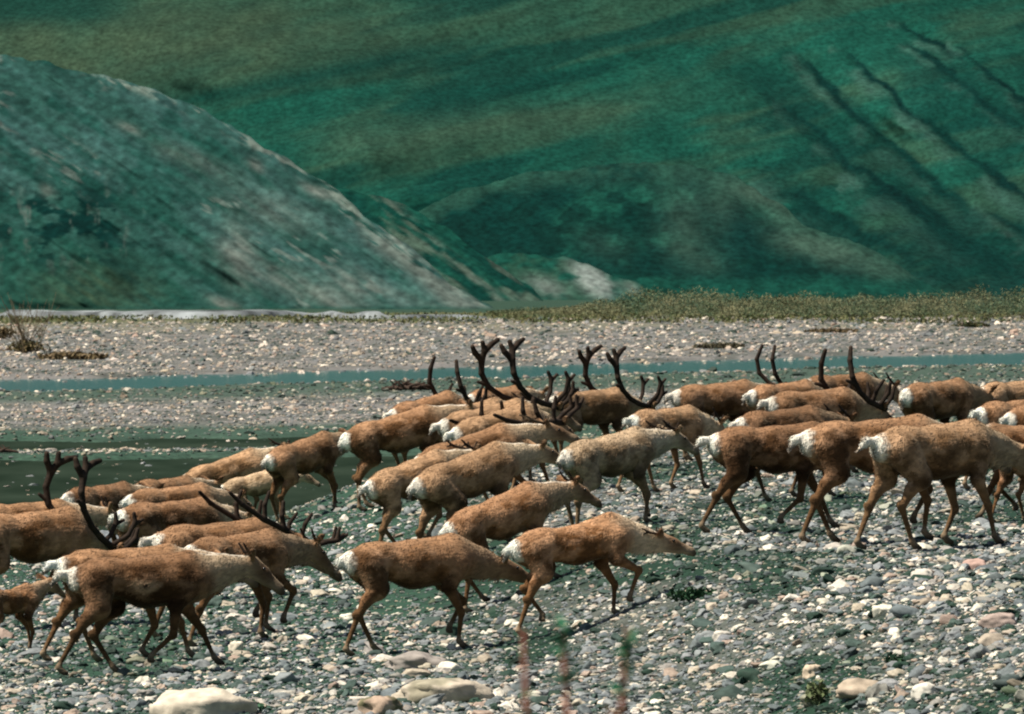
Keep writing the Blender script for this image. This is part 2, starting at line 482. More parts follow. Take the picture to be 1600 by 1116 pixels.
hill('hills', -700, 770, 3, LEFT, 491, 1.8, 1115, 1240, left_disp, left_col)

# pale ice shelf along the far channel, under the left hill
iu = np.arange(-500, 800, 3.0)
ih = (.68 + .3 * fbm(iu / 50, iu * 0, seed=111, octv=2)) * ss(800, 700, iu) * (.5 + .5 * ss(.34, .5, fbm(iu / 70, iu * 0 + 2, seed=119, octv=2)))
rows = []
for (dy, hh) in ((0, -.3), (.6, .8), (3, 1.0), (14, .9), (26, -.3)):
    yy = 885 + dy * 2 + (fbm(iu / 120, iu * 0, seed=112, octv=1) - .5) * 30
    zz = T((iu - 800) / F * yy, yy) + hh * ih * 1.0 - .02
    rows.append(np.stack([(iu - 800) / F * yy, yy, zz], -1))
P = np.array(rows)
tag(mesh_np('ice_shelf', P.reshape(-1, 3), grid_faces(5, len(iu))[:, ::-1], M_ice, smooth=True), kind='structure')

# ------------------------------------------------------------------ stones (instanced gravel)
def stone_tree():
    nt = bpy.data.node_groups.new('gravel_scatter', 'GeometryNodeTree')
    nt.interface.new_socket('Geometry', in_out='INPUT', socket_type='NodeSocketGeometry')
    nt.interface.new_socket('Geometry', in_out='OUTPUT', socket_type='NodeSocketGeometry')
    gi = nt.nodes.new('NodeGroupInput'); go = nt.nodes.new('NodeGroupOutput')
    join = nt.nodes.new('GeometryNodeJoinGeometry')
    for k in range(7):
        ico = nt.nodes.new('GeometryNodeMeshIcoSphere')
        ico.inputs['Radius'].default_value = 1.0
        ico.inputs['Subdivisions'].default_value = 3
        pos = nt.nodes.new('GeometryNodeInputPosition')
        add = nt.nodes.new('ShaderNodeVectorMath'); add.operation = 'ADD'
        add.inputs[1].default_value = (k * 7.3, k * 3.1, -k * 5.7)
        nz = nt.nodes.new('ShaderNodeTexNoise'); nz.inputs['Scale'].default_value = .8; nz.inputs['Detail'].default_value = 1.5
        sub = nt.nodes.new('ShaderNodeVectorMath'); sub.operation = 'SUBTRACT'; sub.inputs[1].default_value = (.5, .5, .5)
        sc = nt.nodes.new('ShaderNodeVectorMath'); sc.operation = 'SCALE'; sc.inputs['Scale'].default_value = 1.7
        sp = nt.nodes.new('GeometryNodeSetPosition')
        sm = nt.nodes.new('GeometryNodeSetShadeSmooth')
        mt = nt.nodes.new('GeometryNodeSetMaterial'); mt.inputs['Material'].default_value = M_stone
        gin = nt.nodes.new('GeometryNodeGeometryToInstance')
        L = nt.links.new
        L(pos.outputs[0], add.inputs[0]); L(add.outputs[0], nz.inputs['Vector'])
        L(nz.outputs['Color'], sub.inputs[0]); L(sub.outputs[0], sc.inputs[0])
        L(ico.outputs['Mesh'], sp.inputs['Geometry']); L(sc.outputs[0], sp.inputs['Offset'])
        L(sp.outputs[0], sm.inputs['Geometry']); L(sm.outputs[0], mt.inputs['Geometry'])
        L(mt.outputs[0], gin.inputs[0]); L(gin.outputs[0], join.inputs[0])
    def named(n, t):
        a = nt.nodes.new('GeometryNodeInputNamedAttribute'); a.data_type = t
        a.inputs['Name'].default_value = n
        return a.outputs['Attribute']
    iop = nt.nodes.new('GeometryNodeInstanceOnPoints')
    iop.inputs['Pick Instance'].default_value = True
    e2r = nt.nodes.new('FunctionNodeEulerToRotation')
    L = nt.links.new
    L(named('rot', 'FLOAT_VECTOR'), e2r.inputs[0]); L(e2r.outputs[0], iop.inputs['Rotation'])
    L(named('siz', 'FLOAT_VECTOR'), iop.inputs['Scale'])
    L(named('pick', 'INT'), iop.inputs['Instance Index'])
    L(gi.outputs[0], iop.inputs['Points']); L(join.outputs[0], iop.inputs['Instance'])
    L(iop.outputs[0], go.inputs[0])
    return nt
STONES = stone_tree()

PAL = np.array([(.22, .235, .23), (.13, .15, .15), (.29, .27, .235), (.42, .36, .27), (.68, .63, .51), (.35, .265, .205), (.055, .085, .07), (.022, .048, .032), (.55, .50, .42)])
PRB_NEAR = np.array([.20, .18, .12, .09, .065, .045, .15, .13, .06]); PRB_NEAR /= PRB_NEAR.sum()
PRB_FAR = np.array([.17, .14, .17, .13, .07, .06, .13, .06, .09]); PRB_FAR /= PRB_FAR.sum()

def scatter(name, x, y, size, prob, flat=.55, sink=.25, dark=None):
    n = len(x)
    z = np.maximum(T(x, y), -.04)
    me = bpy.data.meshes.new(name)
    me.vertices.add(n)
    sz = np.stack([size * rng.uniform(.75, 1.35, n), size * rng.uniform(.6, 1.1, n), size * rng.uniform(flat * .7, flat * 1.35, n)], -1)
    me.vertices.foreach_set('co', np.stack([x, y, z + sz[:, 2] * sink], -1).astype(np.float32).ravel())
    a = me.attributes.new('siz', 'FLOAT_VECTOR', 'POINT'); a.data.foreach_set('vector', sz.astype(np.float32).ravel())
    rot = np.stack([rng.normal(0, .22, n), rng.normal(0, .22, n), rng.uniform(0, 6.28, n)], -1)
    a = me.attributes.new('rot', 'FLOAT_VECTOR', 'POINT'); a.data.foreach_set('vector', rot.astype(np.float32).ravel())
    a = me.attributes.new('pick', 'INT', 'POINT'); a.data.foreach_set('value', rng.integers(0, 7, n).astype(np.int32))
    pc = PAL[rng.choice(len(PAL), n, p=prob)] * rng.uniform(.8, 1.2, (n, 1)) * rng.uniform(.98, 1.02, (n, 3))
    if dark is not None:
        pc = mix(pc, pc * np.array((.16, .28, .21)), dark)
    cc = np.ones((n, 4), np.float32); cc[:, :3] = pc
    a = me.attributes.new('col', 'FLOAT_COLOR', 'POINT'); a.data.foreach_set('color', cc.ravel())
    me.materials.append(M_stone)
    o = bpy.data.objects.new(name, me); C.objects.link(o)
    md = o.modifiers.new('scatter', 'NODES'); md.node_group = STONES
    return o

def sample(n, u0, u1, v0, v1):
    u = rng.uniform(u0, u1, n); v = rng.uniform(v0, v1, n)
    y = CAMZ * F / (v - HZ); x = (u - 800) / F * y
    return x, y

# near bank
x, y = sample(170000, -500, 2200, 800, 1560)
pz = F / y
px = np.clip(rng.lognormal(math.log(5.2), .55, len(x)), 2.2, 30) * .5
mossy = ss(.52, .66, fbm(x * .8 + 5, y * .16, seed=23) + .05 * ss(0, 3, x))
keep = rng.uniform(0, 1, len(x)) > mossy * .45
x, y, px, mossy = x[keep], y[keep], px[keep], mossy[keep]
scatter('gravel', x, y, px / 160 * 1.25, PRB_NEAR, dark=mossy * rng.uniform(0, 1, len(x)) ** .8)
o = C.objects[-1] if False else bpy.data.objects['gravel']
tag(o, 'wet grey, tan and white river gravel covering the near bank under the herd', 'gravel', kind='stuff')
# fine grit and dark pebbles between the larger stones
x, y = sample(85000, -500, 2200, 800, 1560)
px = rng.uniform(1.6, 3.6, len(x)) * .5
PRB_FINE = np.array([.17, .2, .08, .07, .04, .03, .2, .17, .04]); PRB_FINE /= PRB_FINE.sum()
o = scatter('gravel', x, y, px / 160 * 1.25, PRB_FINE, flat=.6, dark=ss(.52, .66, fbm(x * .8 + 5, y * .16, seed=23) + .05 * ss(0, 3, x)) * rng.uniform(0, 1, len(x)))
tag(o, 'fine dark grit between the larger stones of the near bank', 'gravel', kind='stuff')
# valley floor beyond
x, y = sample(82000, -700, 2300, 500, 800)
r_, p_, c_ = zones(x, y)
wet = np.clip(r_ + p_ + c_, 0, 1)
u_, v_ = uu(x, y), vflat(y)
mud = ss(668 - .012 * u_, 682 - .012 * u_, v_)
mud2 = ss(612 - .0275 * u_, 618 - .0275 * u_, v_) * (1 - ss(628 - .02 * u_, 644 - .02 * u_, v_))
keep = (wet < .3) & (rng.uniform(0, 1, len(x)) > mud * .45 + mud2 * .35) & (y > ycrest(x) + 4)
keep &= rng.uniform(0, 1, len(x)) > ss(516, 500, v_ + .012 * u_) * .97
x, y, mm = x[keep], y[keep], np.maximum(mud, mud2)[keep]
px = np.clip(rng.lognormal(math.log(4.3), .42, len(x)), 2, 15) * .5
PAL = PAL * np.array((.98, .92, .89)) + .01
o = scatter('gravel', x, y, px / F * y, PRB_FAR, flat=.55, dark=mm * rng.uniform(.2, 1, len(x)))
tag(o, 'pale cobble flats along both sides of the teal river behind the herd', 'gravel', kind='stuff')

# stones standing out of the side channel: one thin bar and strays
ub = rng.uniform(-200, 600, 1500); vb_ = np.where(rng.uniform(0, 1, 1500) < .45, rng.normal(714.5, 1.5, 1500), rng.uniform(684, 775, 1500)) - .012 * ub
y = CAMZ * F / (vb_ - HZ); x = (ub - 800) / F * y
px = np.clip(rng.lognormal(math.log(4.2), .5, len(x)), 2, 14) * .5
o = scatter('gravel', x, y, px / F * y, PRB_FAR, flat=.4)
tag(o, 'thin line of pale stones across the dark wet flat on the left', 'gravel', kind='stuff')

# shallow edge of the river, stones breaking the surface
ub = rng.uniform(-300, 1900, 1500); vb_ = np.where(rng.uniform(0, 1, 1500) < .7, 616 - .0275 * ub + rng.normal(-1, 2.2, 1500), 594 - .0275 * ub + rng.normal(1, 1.5, 1500))
y = CAMZ * F / (vb_ - HZ); x = (ub - 800) / F * y
px = np.clip(rng.lognormal(math.log(4.6), .5, len(x)), 2, 14) * .5
o = scatter('gravel', x, y, px / F * y, PRB_FAR, flat=.5)
tag(o, 'stones breaking the shallow edges of the teal river', 'gravel', kind='stuff')

# ------------------------------------------------------------------ implicit surfaces -> quads
def sdf_mesh(prims, vox, pad=.06):
    """prims: (a, b, ra, rb, yscale, k). Smooth union of tapered capsules, meshed with surface nets."""
    A = np.array([p[0] for p in prims]); B = np.array([p[1] for p in prims]); rr = np.array([max(p[2], p[3]) for p in prims])
    lo = np.minimum(A, B) - rr[:, None] - pad; hi = np.maximum(A, B) + rr[:, None] + pad
    g0 = lo.min(0); n = np.ceil((hi.max(0) - g0) / vox).astype(int) + 2
    Fv = np.full(n, .5, np.float32)
    ax = [g0[i] + vox * np.arange(n[i]) for i in range(3)]
    for (a, b, ra, rb, ysc, k), l, h in zip(prims, lo, hi):
        i0 = np.maximum(((l - g0) / vox).astype(int) - 1, 0); i1 = np.minimum(((h - g0) / vox).astype(int) + 2, n)
        sl = tuple(slice(i0[i], i1[i]) for i in range(3))
        gx = ax[0][sl[0]][:, None, None]; gy = ax[1][sl[1]][None, :, None]; gz = ax[2][sl[2]][None, None, :]
        d = cap_d(gx, gy, gz, a, b, ra, rb, ysc)
        cur = Fv[sl]
        hh = np.clip(.5 + .5 * (cur - d) / k, 0, 1)
        Fv[sl] = cur * (1 - hh) + d * hh - k * hh * (1 - hh)
    return surface_nets(Fv, g0, vox)

def cap_d(gx, gy, gz, a, b, ra, rb, ysc=1.0):
    bx, by, bz = b[0] - a[0], (b[1] - a[1]), b[2] - a[2]
    L2 = max(bx * bx + by * by + bz * bz, 1e-9)
    t = np.clip(((gx - a[0]) * bx + (gy - a[1]) * by + (gz - a[2]) * bz) / L2, 0, 1)
    dx = gx - a[0] - t * bx; dy = (gy - a[1] - t * by) / ysc; dz = gz - a[2] - t * bz
    return np.sqrt(dx * dx + dy * dy + dz * dz) - (ra + (rb - ra) * t)

def surface_nets(Fv, g0, vox):
    s = Fv < 0
    nx, ny, nz = np.array(Fv.shape) - 1
    acc = np.zeros((nx, ny, nz, 3), np.float32); cnt = np.zeros((nx, ny, nz), np.float32)
    def corner(o): return (slice(o[0], o[0] + nx), slice(o[1], o[1] + ny), slice(o[2], o[2] + nz))
    for axis in range(3):
        o1, o2 = [i for i in range(3) if i != axis]
        for p in (0, 1):
            for q in (0, 1):
                c0 = [0, 0, 0]; c0[o1] = p; c0[o2] = q
                c1 = list(c0); c1[axis] = 1
                f0, f1 = Fv[corner(c0)], Fv[corner(c1)]
                m = (f0 < 0) != (f1 < 0)
                t = np.where(m, f0 / np.where(m, f0 - f1, 1), 0)
                for i in range(3):
                    acc[..., i] += np.where(m, c0[i] + (t if i == axis else 0), 0)
                cnt += m
    act = cnt > 0
    idx = np.full(act.shape, -1, np.int64); idx[act] = np.arange(act.sum())
    cell = np.argwhere(act)
    V = g0 + vox * (cell + acc[act] / cnt[act][:, None])
    quads = []
    for axis in range(3):
        o1, o2 = [(1, 2), (2, 0), (0, 1)][axis]
        sl0 = [slice(None)] * 3; sl1 = [slice(None)] * 3
        sl0[axis] = slice(0, -1); sl1[axis] = slice(1, None)
        ch = s[tuple(sl0)] != s[tuple(sl1)]
        e = np.argwhere(ch)
        e = e[(e[:, o1] > 0) & (e[:, o2] > 0) & (e[:, o1] < Fv.shape[o1] - 1) & (e[:, o2] < Fv.shape[o2] - 1)]
        ins = s[e[:, 0], e[:, 1], e[:, 2]]
        def cid(d1, d2):
            c = e.copy(); c[:, o1] -= d1; c[:, o2] -= d2
            return idx[c[:, 0], c[:, 1], c[:, 2]]
        q = np.stack([cid(1, 1), cid(0, 1), cid(0, 0), cid(1, 0)], -1)
        q[~ins] = q[~ins][:, ::-1]
        quads.append(q)
    return V, np.concatenate(quads)

# ------------------------------------------------------------------ caribou
def ik(a, c, l1, l2, bend):
    """joint between a and c in the xz plane; bend = +1 forward, -1 backward"""
    a = np.array(a, float); c = np.array(c, float)
    d = c - a; L = math.hypot(d[0], d[2])
    if L > (l1 + l2) * .995:
        s_ = (l1 + l2) * .995 / L
        c = np.array([a[0] + d[0] * s_, c[1], a[2] + d[2] * s_]); d = c - a; L = math.hypot(d[0], d[2])
    t = (l1 * l1 - l2 * l2 + L * L) / (2 * L)
    h = math.sqrt(max(l1 * l1 - t * t, 0))
    ux, uz = d[0] / L, d[2] / L
    px_, pz_ = -uz, ux
    if px_ * bend < 0: px_, pz_ = -px_, -pz_
    j = np.array([a[0] + ux * t + px_ * h, (a[1] + c[1]) / 2, a[2] + uz * t + pz_ * h])
    return j, c

TONES = {  # base coat, hip/shoulder tint, pale neck
    'brown': ((.205, .095, .040), (.39, .215, .120), (.60, .45, .31)),
    'dark':  ((.130, .060, .026), (.29, .155, .085), (.56, .42, .29)),
    'pale':  ((.50, .325, .190), (.62, .44, .29), (.76, .61, .45)),
    'red':   ((.295, .130, .052), (.46, .250, .140), (.66, .50, .35)),
    'fawn':  ((.315, .170, .083), (.48, .29, .17), (.68, .53, .37)),
}
WHITE = (.88, .80, .66)
LEGS = {   # (near front, far front, near hind, far hind): (dx, lift)
    'a': ((-.22, .10), (.30, 0), (-.34, 0), (.26, 0)),
    'b': ((.02, 0), (.20, .14), (-.24, 0), (.16, 0)),
    'c': ((.26, .16), (-.02, 0), (-.26, 0), (.14, .10)),
    'd': ((.20, 0), (-.20, .02), (.16, 0), (-.28, 0)),
    'e': ((-.16, 0), (.24, 0), (.20, 0), (-.30, .02)),
    'f': ((.04, 0), (-.10, 0), (-.06, 0), (.10, 0)),
    'g': ((-.04, 0), (.22, .05), (-.16, 0), (.02, 0)),
}

def caribou_body(tone, legs, np_, hp, hyaw, seed, pale=.6, slim=1.0, spots=False, tail=0.6, ring=False):
    base, tint, neckc = [np.array(c) * np.array((.84, .84, .79)) for c in TONES[tone]]
    bright = np.random.default_rng(seed).uniform(.86, 1.16)
    legc = base * .30 + np.array((.085, .052, .026)) * .70
    facec = base * .25 + np.array((.045, .032, .022)) * .75
    pw = pale ** .6
    neckc = base * (1 - pw) + neckc * 1.08 * pw
    bone = []   # (a, b, ra, rb, ysc, k, colour)
    def add(a, b, ra, rb, col, ysc=1.0, k=.05): bone.append((np.array(a, float), np.array(b, float), ra, rb, ysc, k, np.array(col)))
    add((.34, 0, .865), (.02, 0, .850), .228 * slim, .232 * slim, base, .86, .06)
    add((.02, 0, .860), (-.34, 0, .910), .222 * slim, .172, base, .86, .08)
    add((-.34, 0, .92), (-.60, 0, .91), .168, .135, tint, .95, .06)
    add((.18, 0, 1.02), (.42, 0, 1.035), .070, .100, base, .62, .06)
    add((.46, 0, .80), (.53, 0, .86), .155, .165, tint, .80, .07)
    add((-.48, 0, 1.01), (-.40, 0, 1.01), .078, .07, base, 1.0, .06)
    # neck and head
    mane = np.clip(neckc * 1.25 + .03, 0, .8)
    N0 = np.array((.49, 0, .94))
    cn, sn = math.cos(R(np_)), math.sin(R(np_))
    hy = R(hyaw)
    N1 = N0 + .52 * np.array((cn * math.cos(hy * .35), cn * math.sin(hy * .35), sn))
    Nm = (N0 + N1) / 2
    add(N0, Nm, .165, .122, neckc, .72, .08)
    add(Nm, N1, .122, .088, neckc, .72, .05)
    add(N0 + (.06, 0, -.11), Nm + (.0, 0, -.085), .13, .085, mane, .60, .06)
    add(Nm + (0, 0, -.085), N1 + (-.02, 0, -.055), .085, .055, mane, .55, .05)
    ch, sh = math.cos(R(hp)), math.sin(R(hp))
    hd = np.array((ch * math.cos(hy), ch * math.sin(hy), sh))
    upv = np.array((-sh * math.cos(hy), -sh * math.sin(hy), ch))
    side = np.array((-math.sin(hy), math.cos(hy), 0))
    crown = N1 + hd * .03 + upv * .02
    muz = crown + hd * .345 - upv * .03
    add(crown, crown + hd * .13 - upv * .005, .084, .070, facec * .6 + tint * .4, .8, .035)
    add(crown + hd * .13 - upv * .005, muz, .062, .044, facec, .85, .03)
    add(crown + hd * .03 - upv * .066, crown + hd * .22 - upv * .06, .052, .030, facec * .3 + neckc * .7, .85, .03)
    add(muz - hd * .045, muz - hd * .03, .050, .049, neckc * .9, .95, .015)
    add(muz + hd * .005, muz + hd * .035 - upv * .010, .049, .038, np.array((.03, .022, .018)), .95, .015)
    for sg in (1, -1):
        e0 = crown - hd * .05 + side * sg * .075 + upv * .045
        e1 = e0 + side * sg * .095 - hd * .06 + upv * .035
        add(e0, e1, .026, .030, tint, 1, .012)
        add(e1, e1 + side * sg * .055 - hd * .02 + upv * .015, .028, .010, facec * .5, 1, .012)
    # tail
    t0 = np.array((-.735, 0, .965))
    tm = t0 + np.array((-.02 - .07 * tail, 0, -.05 + .06 * tail))
    add(t0 + (.04, 0, 0), tm, .042, .042, WHITE, .8, .03)
    add(tm, tm + np.array((-.03 - .06 * tail, 0, -.085 + .02 * tail)), .040, .016, WHITE, .8, .03)
    # legs
    for (key, sg), (dx, lift) in zip((('f', -1), ('f', 1), ('h', -1), ('h', 1)), LEGS[legs]):
        if key == 'f':
            sh0 = np.array((.44, .10 * sg, .84)); el = np.array((.33 + .28 * dx, .13 * sg, .615 + .03 * (lift > .05)))
            ft = np.array((.40 + dx - (.16 if lift > .05 else 0), .115 * sg, .085 + lift))
            kn, ft = ik(el, ft, .285, .275, 1)
            add(sh0, el, .142, .074, tint, .66, .028)
            add(el, kn, .066, .034, base * .4 + legc * .6, .8, .03)
            add(kn + (.004, 0, .012), kn + (.004, 0, -.012), .038, .037, legc, .9, .015)
            add(kn, ft, .030, .0215, legc, .9, .02)
            dirx = .055 if lift < .05 else -.02
            tip = ft + np.array((dirx, 0, -.058))
        else:
            hip = np.array((-.47, .095 * sg, .87)); st = np.array((-.35 + .36 * dx, .14 * sg, .64 + .03 * (lift > .05)))
            ft = np.array((-.56 + dx, .12 * sg, .085 + lift))
            hk, ft = ik(st, ft, .345, .325, -1)
            mid = (st + hk) / 2 + np.array((-.015, 0, .02))
            add(hip, st, .175, .105, tint, .70, .028)
            add(st, mid, .100, .060, base * .4 + tint * .6, .66, .035)
            add(mid, hk, .060, .034, base * .4 + legc * .6, .75, .025)
            add(hk + (-.022, 0, .025), hk, .040, .037, legc, .8, .02)
            add(hk, ft, .031, .022, legc, .9, .025)
            tip = ft + np.array((.05 if lift < .05 else -.03, 0, -.058))
        pc = np.array((.34, .26, .17))
        add(ft, ft * .5 + tip * .5, .029, .030, pc, 1, .02)
        add(tip * .8 + ft * .2, tip + (.025, .018 * sg, -.002), .030, .022, (.02, .016, .012), 1, .012)
        add(tip * .8 + ft * .2, tip + (.025, -.018 * sg, -.002), .030, .022, (.02, .016, .012), 1, .012)
    Vv, Q = sdf_mesh([b_[:6] for b_ in bone], .0165)
    # colours
    num = np.zeros((len(Vv), 3)); den = np.zeros(len(Vv)) + 1e-9
    for a, b_, ra, rb, ysc, k, col in bone:
        d = cap_d(Vv[:, 0], Vv[:, 1], Vv[:, 2], a, b_, ra, rb, ysc)
        wgt = np.exp(-np.clip(d, -.03, .4) / .022)
        num += wgt[:, None] * col; den += wgt
    col = num / den[:, None]
    x, y, z = Vv.T
    n1 = fbm(x * 4.5 + seed * 3.7, y * 4, z * 5.5, seed=seed, octv=4); n2 = fbm(x * 13 + seed, y * 13, z * 13, seed=seed + 9, octv=2)
    body = ss(.50, .60, z) * ss(.62, .40, x)
    patch = ss(.475, .56, n1 + (n2 - .5) * .16)
    col = mix(col, base * np.array((.40, .41, .42)), patch * body * .85)
    col = mix(col, tint * 1.1, ss(.47, .38, n1 + (n2 - .5) * .12) * body * .8)
    n3 = fbm(x * 9 + seed * 1.7, y * 9, z * 11, seed=seed + 21, octv=3)
    col = mix(col, base * .45, ss(.56, .64, n3) * body * .5)
    col = mix(col, tint * 1.3 + .02, ss(.44, .36, n3) * body * .45)
    flank = ss(.76, .64, z + (n2 - .5) * .1) * ss(.5, .56, z) * ss(.42, .3, x) * ss(-.42, -.3, x)  # dark flank stripe, extended downward to put the belly's shade into the coat
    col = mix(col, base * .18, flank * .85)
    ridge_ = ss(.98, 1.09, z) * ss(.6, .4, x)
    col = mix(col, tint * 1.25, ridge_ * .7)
    if spots:
        col = mix(col, tint * 1.5, ss(.64, .74, n2) * body * ss(.86, .96, z))
    if ring:
        dr = np.sqrt(((x + .03 + (z - .83) * .5) * .75) ** 2 + ((z - .83) * 1.2) ** 2) + (n1 - .5) * .16 + (n2 - .5) * .04
        dr = np.where(y < 0, dr, 9)
        col = mix(col, (.42, .27, .16), ss(.12, .07, dr) * .8)
        col = mix(col, (.03, .02, .014), ss(.05, .02, dr))
    # pale line along the top of the neck, white rump patch round the tail
    if pale > .3:
        top = ss(.05, .02, np.abs(y)) * ss(.45, .60, x) * ss(1.02, .98, x) * ss(.0, .05, z - (.93 + (x - .50) * math.tan(R(np_))) - .04)
        col = mix(col, WHITE, top * .6)
    rp = np.sqrt(((x + .75) / .15) ** 2 + (y / .15) ** 2 + ((z - .91) / .19) ** 2) + (n2 - .5) * .6
    col = mix(col, WHITE, ss(1.12, .72, rp))
    slit = ss(.035, .015, np.abs(y)) * ss(-.66, -.70, x) * ss(.93, .90, z) * ss(.70, .76, z)
    col = mix(col, (.06, .045, .035), slit * .8)
    col = col * ((.82 + .36 * fbm(x * 9 + seed, y * 14, z * 16, seed=seed + 4, octv=3)) * bright)[:, None]
    return Vv, Q, np.clip(col, 0.004, .9), crown, hd, upv, side

def coat(Vv, Q, col, crown, seed, n=13000):
    """short flat tufts lying back over the trunk and neck"""
    r_ = np.random.default_rng(seed)
    d1 = Vv[Q[:, 2]] - Vv[Q[:, 0]]; d2 = Vv[Q[:, 3]] - Vv[Q[:, 1]]
    fn = np.cross(d1, d2)
    N = np.zeros_like(Vv)
    for k in range(4): np.add.at(N, Q[:, k], fn)
    N /= np.linalg.norm(N, axis=1)[:, None] + 1e-9
    x, y, z = Vv.T
    ok = np.flatnonzero((z > .53 + .1 * r_.uniform(0, 1, len(Vv))) & (x < crown[0] - .04))
    i = r_.choice(ok, n)
    P, Nn, c = Vv[i], N[i], col[i]
    g = np.array((-.85, 0, -.45)) + r_.normal(0, .28, (n, 3))
    t = g - (g * Nn).sum(1)[:, None] * Nn
    t /= np.linalg.norm(t, axis=1)[:, None] + 1e-9
    mane = ss(.55, .75, P[:, 0]) * ss(-.1, .5, -Nn[:, 2])
    L = r_.uniform(.022, .045, n) * (1 + 1.0 * mane)
    lift = r_.uniform(.08, .38, n)
    d = t + Nn * lift[:, None]
    wv = np.cross(t, Nn)
    wd = r_.uniform(.004, .008, n)[:, None]
    b0 = P - Nn * .006
    tip = b0 + d * L[:, None]
    V = np.stack([b0 - wv * wd, b0 + wv * wd, tip + wv * wd * .35, tip - wv * wd * .35], 1).reshape(-1, 3)
    cc = c * r_.uniform(.85, 1.16, (n, 1))
    return V, np.arange(4 * n).reshape(n, 4), np.repeat(np.clip(cc, .004, .9), 4, 0)

def antler_mesh(kind):
    prims = []
    def chain(pts, k=.012):
        for p, q in zip(pts[:-1], pts[1:]):
            f_ = .98 if kind == 'bull' else 1.0
            prims.append((np.array(p[:3], float), np.array(q[:3], float), p[3] * f_, q[3] * f_, 1.0, k))
    if kind == 'bull':
        chain([(0, .05, 0, .036), (-.12, .10, .05, .034), (-.30, .19, .12, .032), (-.48, .28, .22, .031), (-.61, .33, .36, .031), (-.66, .34, .52, .032), (-.64, .32, .66, .036), (-.60, .29, .75, .034)])
        chain([(-.64, .32, .66, .036), (-.71, .31, .76, .032), (-.73, .30, .83, .026)])
        chain([(-.60, .29, .75, .034), (-.51, .27, .81, .032), (-.43, .26, .84, .026)])
        chain([(-.60, .29, .75, .032), (-.61, .28, .85, .026)])
        chain([(-.61, .33, .38, .026), (-.71, .36, .44, .019)])
        chain([(-.02, .05, .01, .026), (.10, .05, .06, .024), (.19, .04, .15, .024), (.21, .04, .24, .02)])
        chain([(.17, .04, .12, .022), (.26, .03, .15, .017)])
        chain([(-.09, .10, .07, .026), (.03, .16, .17, .024), (.08, .18, .30, .025), (.06, .18, .38, .02)])
        chain([(.07, .18, .27, .022), (.16, .18, .33, .018)])
    elif kind == 'swept':
        chain([(0, .05, 0, .034), (-.18, .14, .10, .032), (-.42, .24, .20, .030), (-.68, .31, .32, .028), (-.92, .34, .48, .024), (-1.04, .33, .60, .018)])
        chain([(-.42, .24, .20, .026), (-.45, .25, .34, .025), (-.42, .24, .47, .018)])
        chain([(-.66, .30, .31, .026), (-.66, .31, .46, .024), (-.60, .30, .58, .017)])
        chain([(-.20, .15, .10, .024), (-.16, .17, .24, .022), (-.08, .16, .33, .018)])
        chain([(-.02, .05, .01, .026), (.12, .05, .04, .024), (.26, .04, .05, .022), (.36, .03, .10, .017)])
        chain([(.24, .04, .05, .022), (.28, .04, .17, .017)])
    elif kind == 'tall':
        chain([(0, .05, 0, .030), (-.12, .12, .06, .028), (-.26, .20, .14, .027), (-.37, .24, .26, .026), (-.42, .25, .42, .026), (-.39, .22, .57, .025), (-.33, .19, .68, .020)])
        chain([(-.40, .24, .34, .022), (-.49, .25, .40, .016)])
        chain([(-.01, .05, .01, .022), (.10, .05, .08, .020), (.15, .05, .17, .017)])
        chain([(-.10, .11, .05, .022), (.00, .16, .15, .020), (.03, .18, .24, .016)])
        chain([(-.22, .18, .11, .022), (-.16, .24, .24, .020), (-.08, .25, .30, .015)])
    elif kind == 'curve':
        chain([(0, .05, 0, .025), (-.08, .13, .06, .024), (-.17, .18, .18, .023), (-.19, .18, .33, .022), (-.13, .15, .47, .018)])
        chain([(-.02, .06, .01, .02), (.08, .06, .06, .014)])
    elif kind == 'cow':
        chain([(0, .045, 0, .018), (-.08, .09, .05, .017), (-.18, .13, .12, .016), (-.26, .14, .22, .012)])
        chain([(-.04, .06, .02, .015), (.02, .08, .10, .011)])
        chain([(-.20, .13, .14, .013), (-.28, .14, .14, .010)])
    else:
        chain([(0, .045, 0, .016), (-.06, .07, .06, .015), (-.10, .08, .15, .011)])
    return sdf_mesh(prims, .011 if kind != 'bull' else .0125, .03)

ANT = {}
def antler_data(kind, mat):
    if (kind, mat.name) not in ANT:
        Vv, Q = antler_mesh(kind)
        o = mesh_np('antler', Vv, Q, mat)
        ANT[(kind, mat.name)] = o.data
        bpy.data.objects.remove(o)
    return ANT[(kind, mat.name)]

def eye_data():
    if 'eye' not in ANT:
        Vv, Q = sdf_mesh([(np.zeros(3), np.array((.004, 0, 0)), .017, .014, 1, .01)], .006, .02)
        o = mesh_np('eye', Vv, Q, M_eye)
        ANT['eye'] = o.data
        bpy.data.objects.remove(o)
    return ANT['eye']

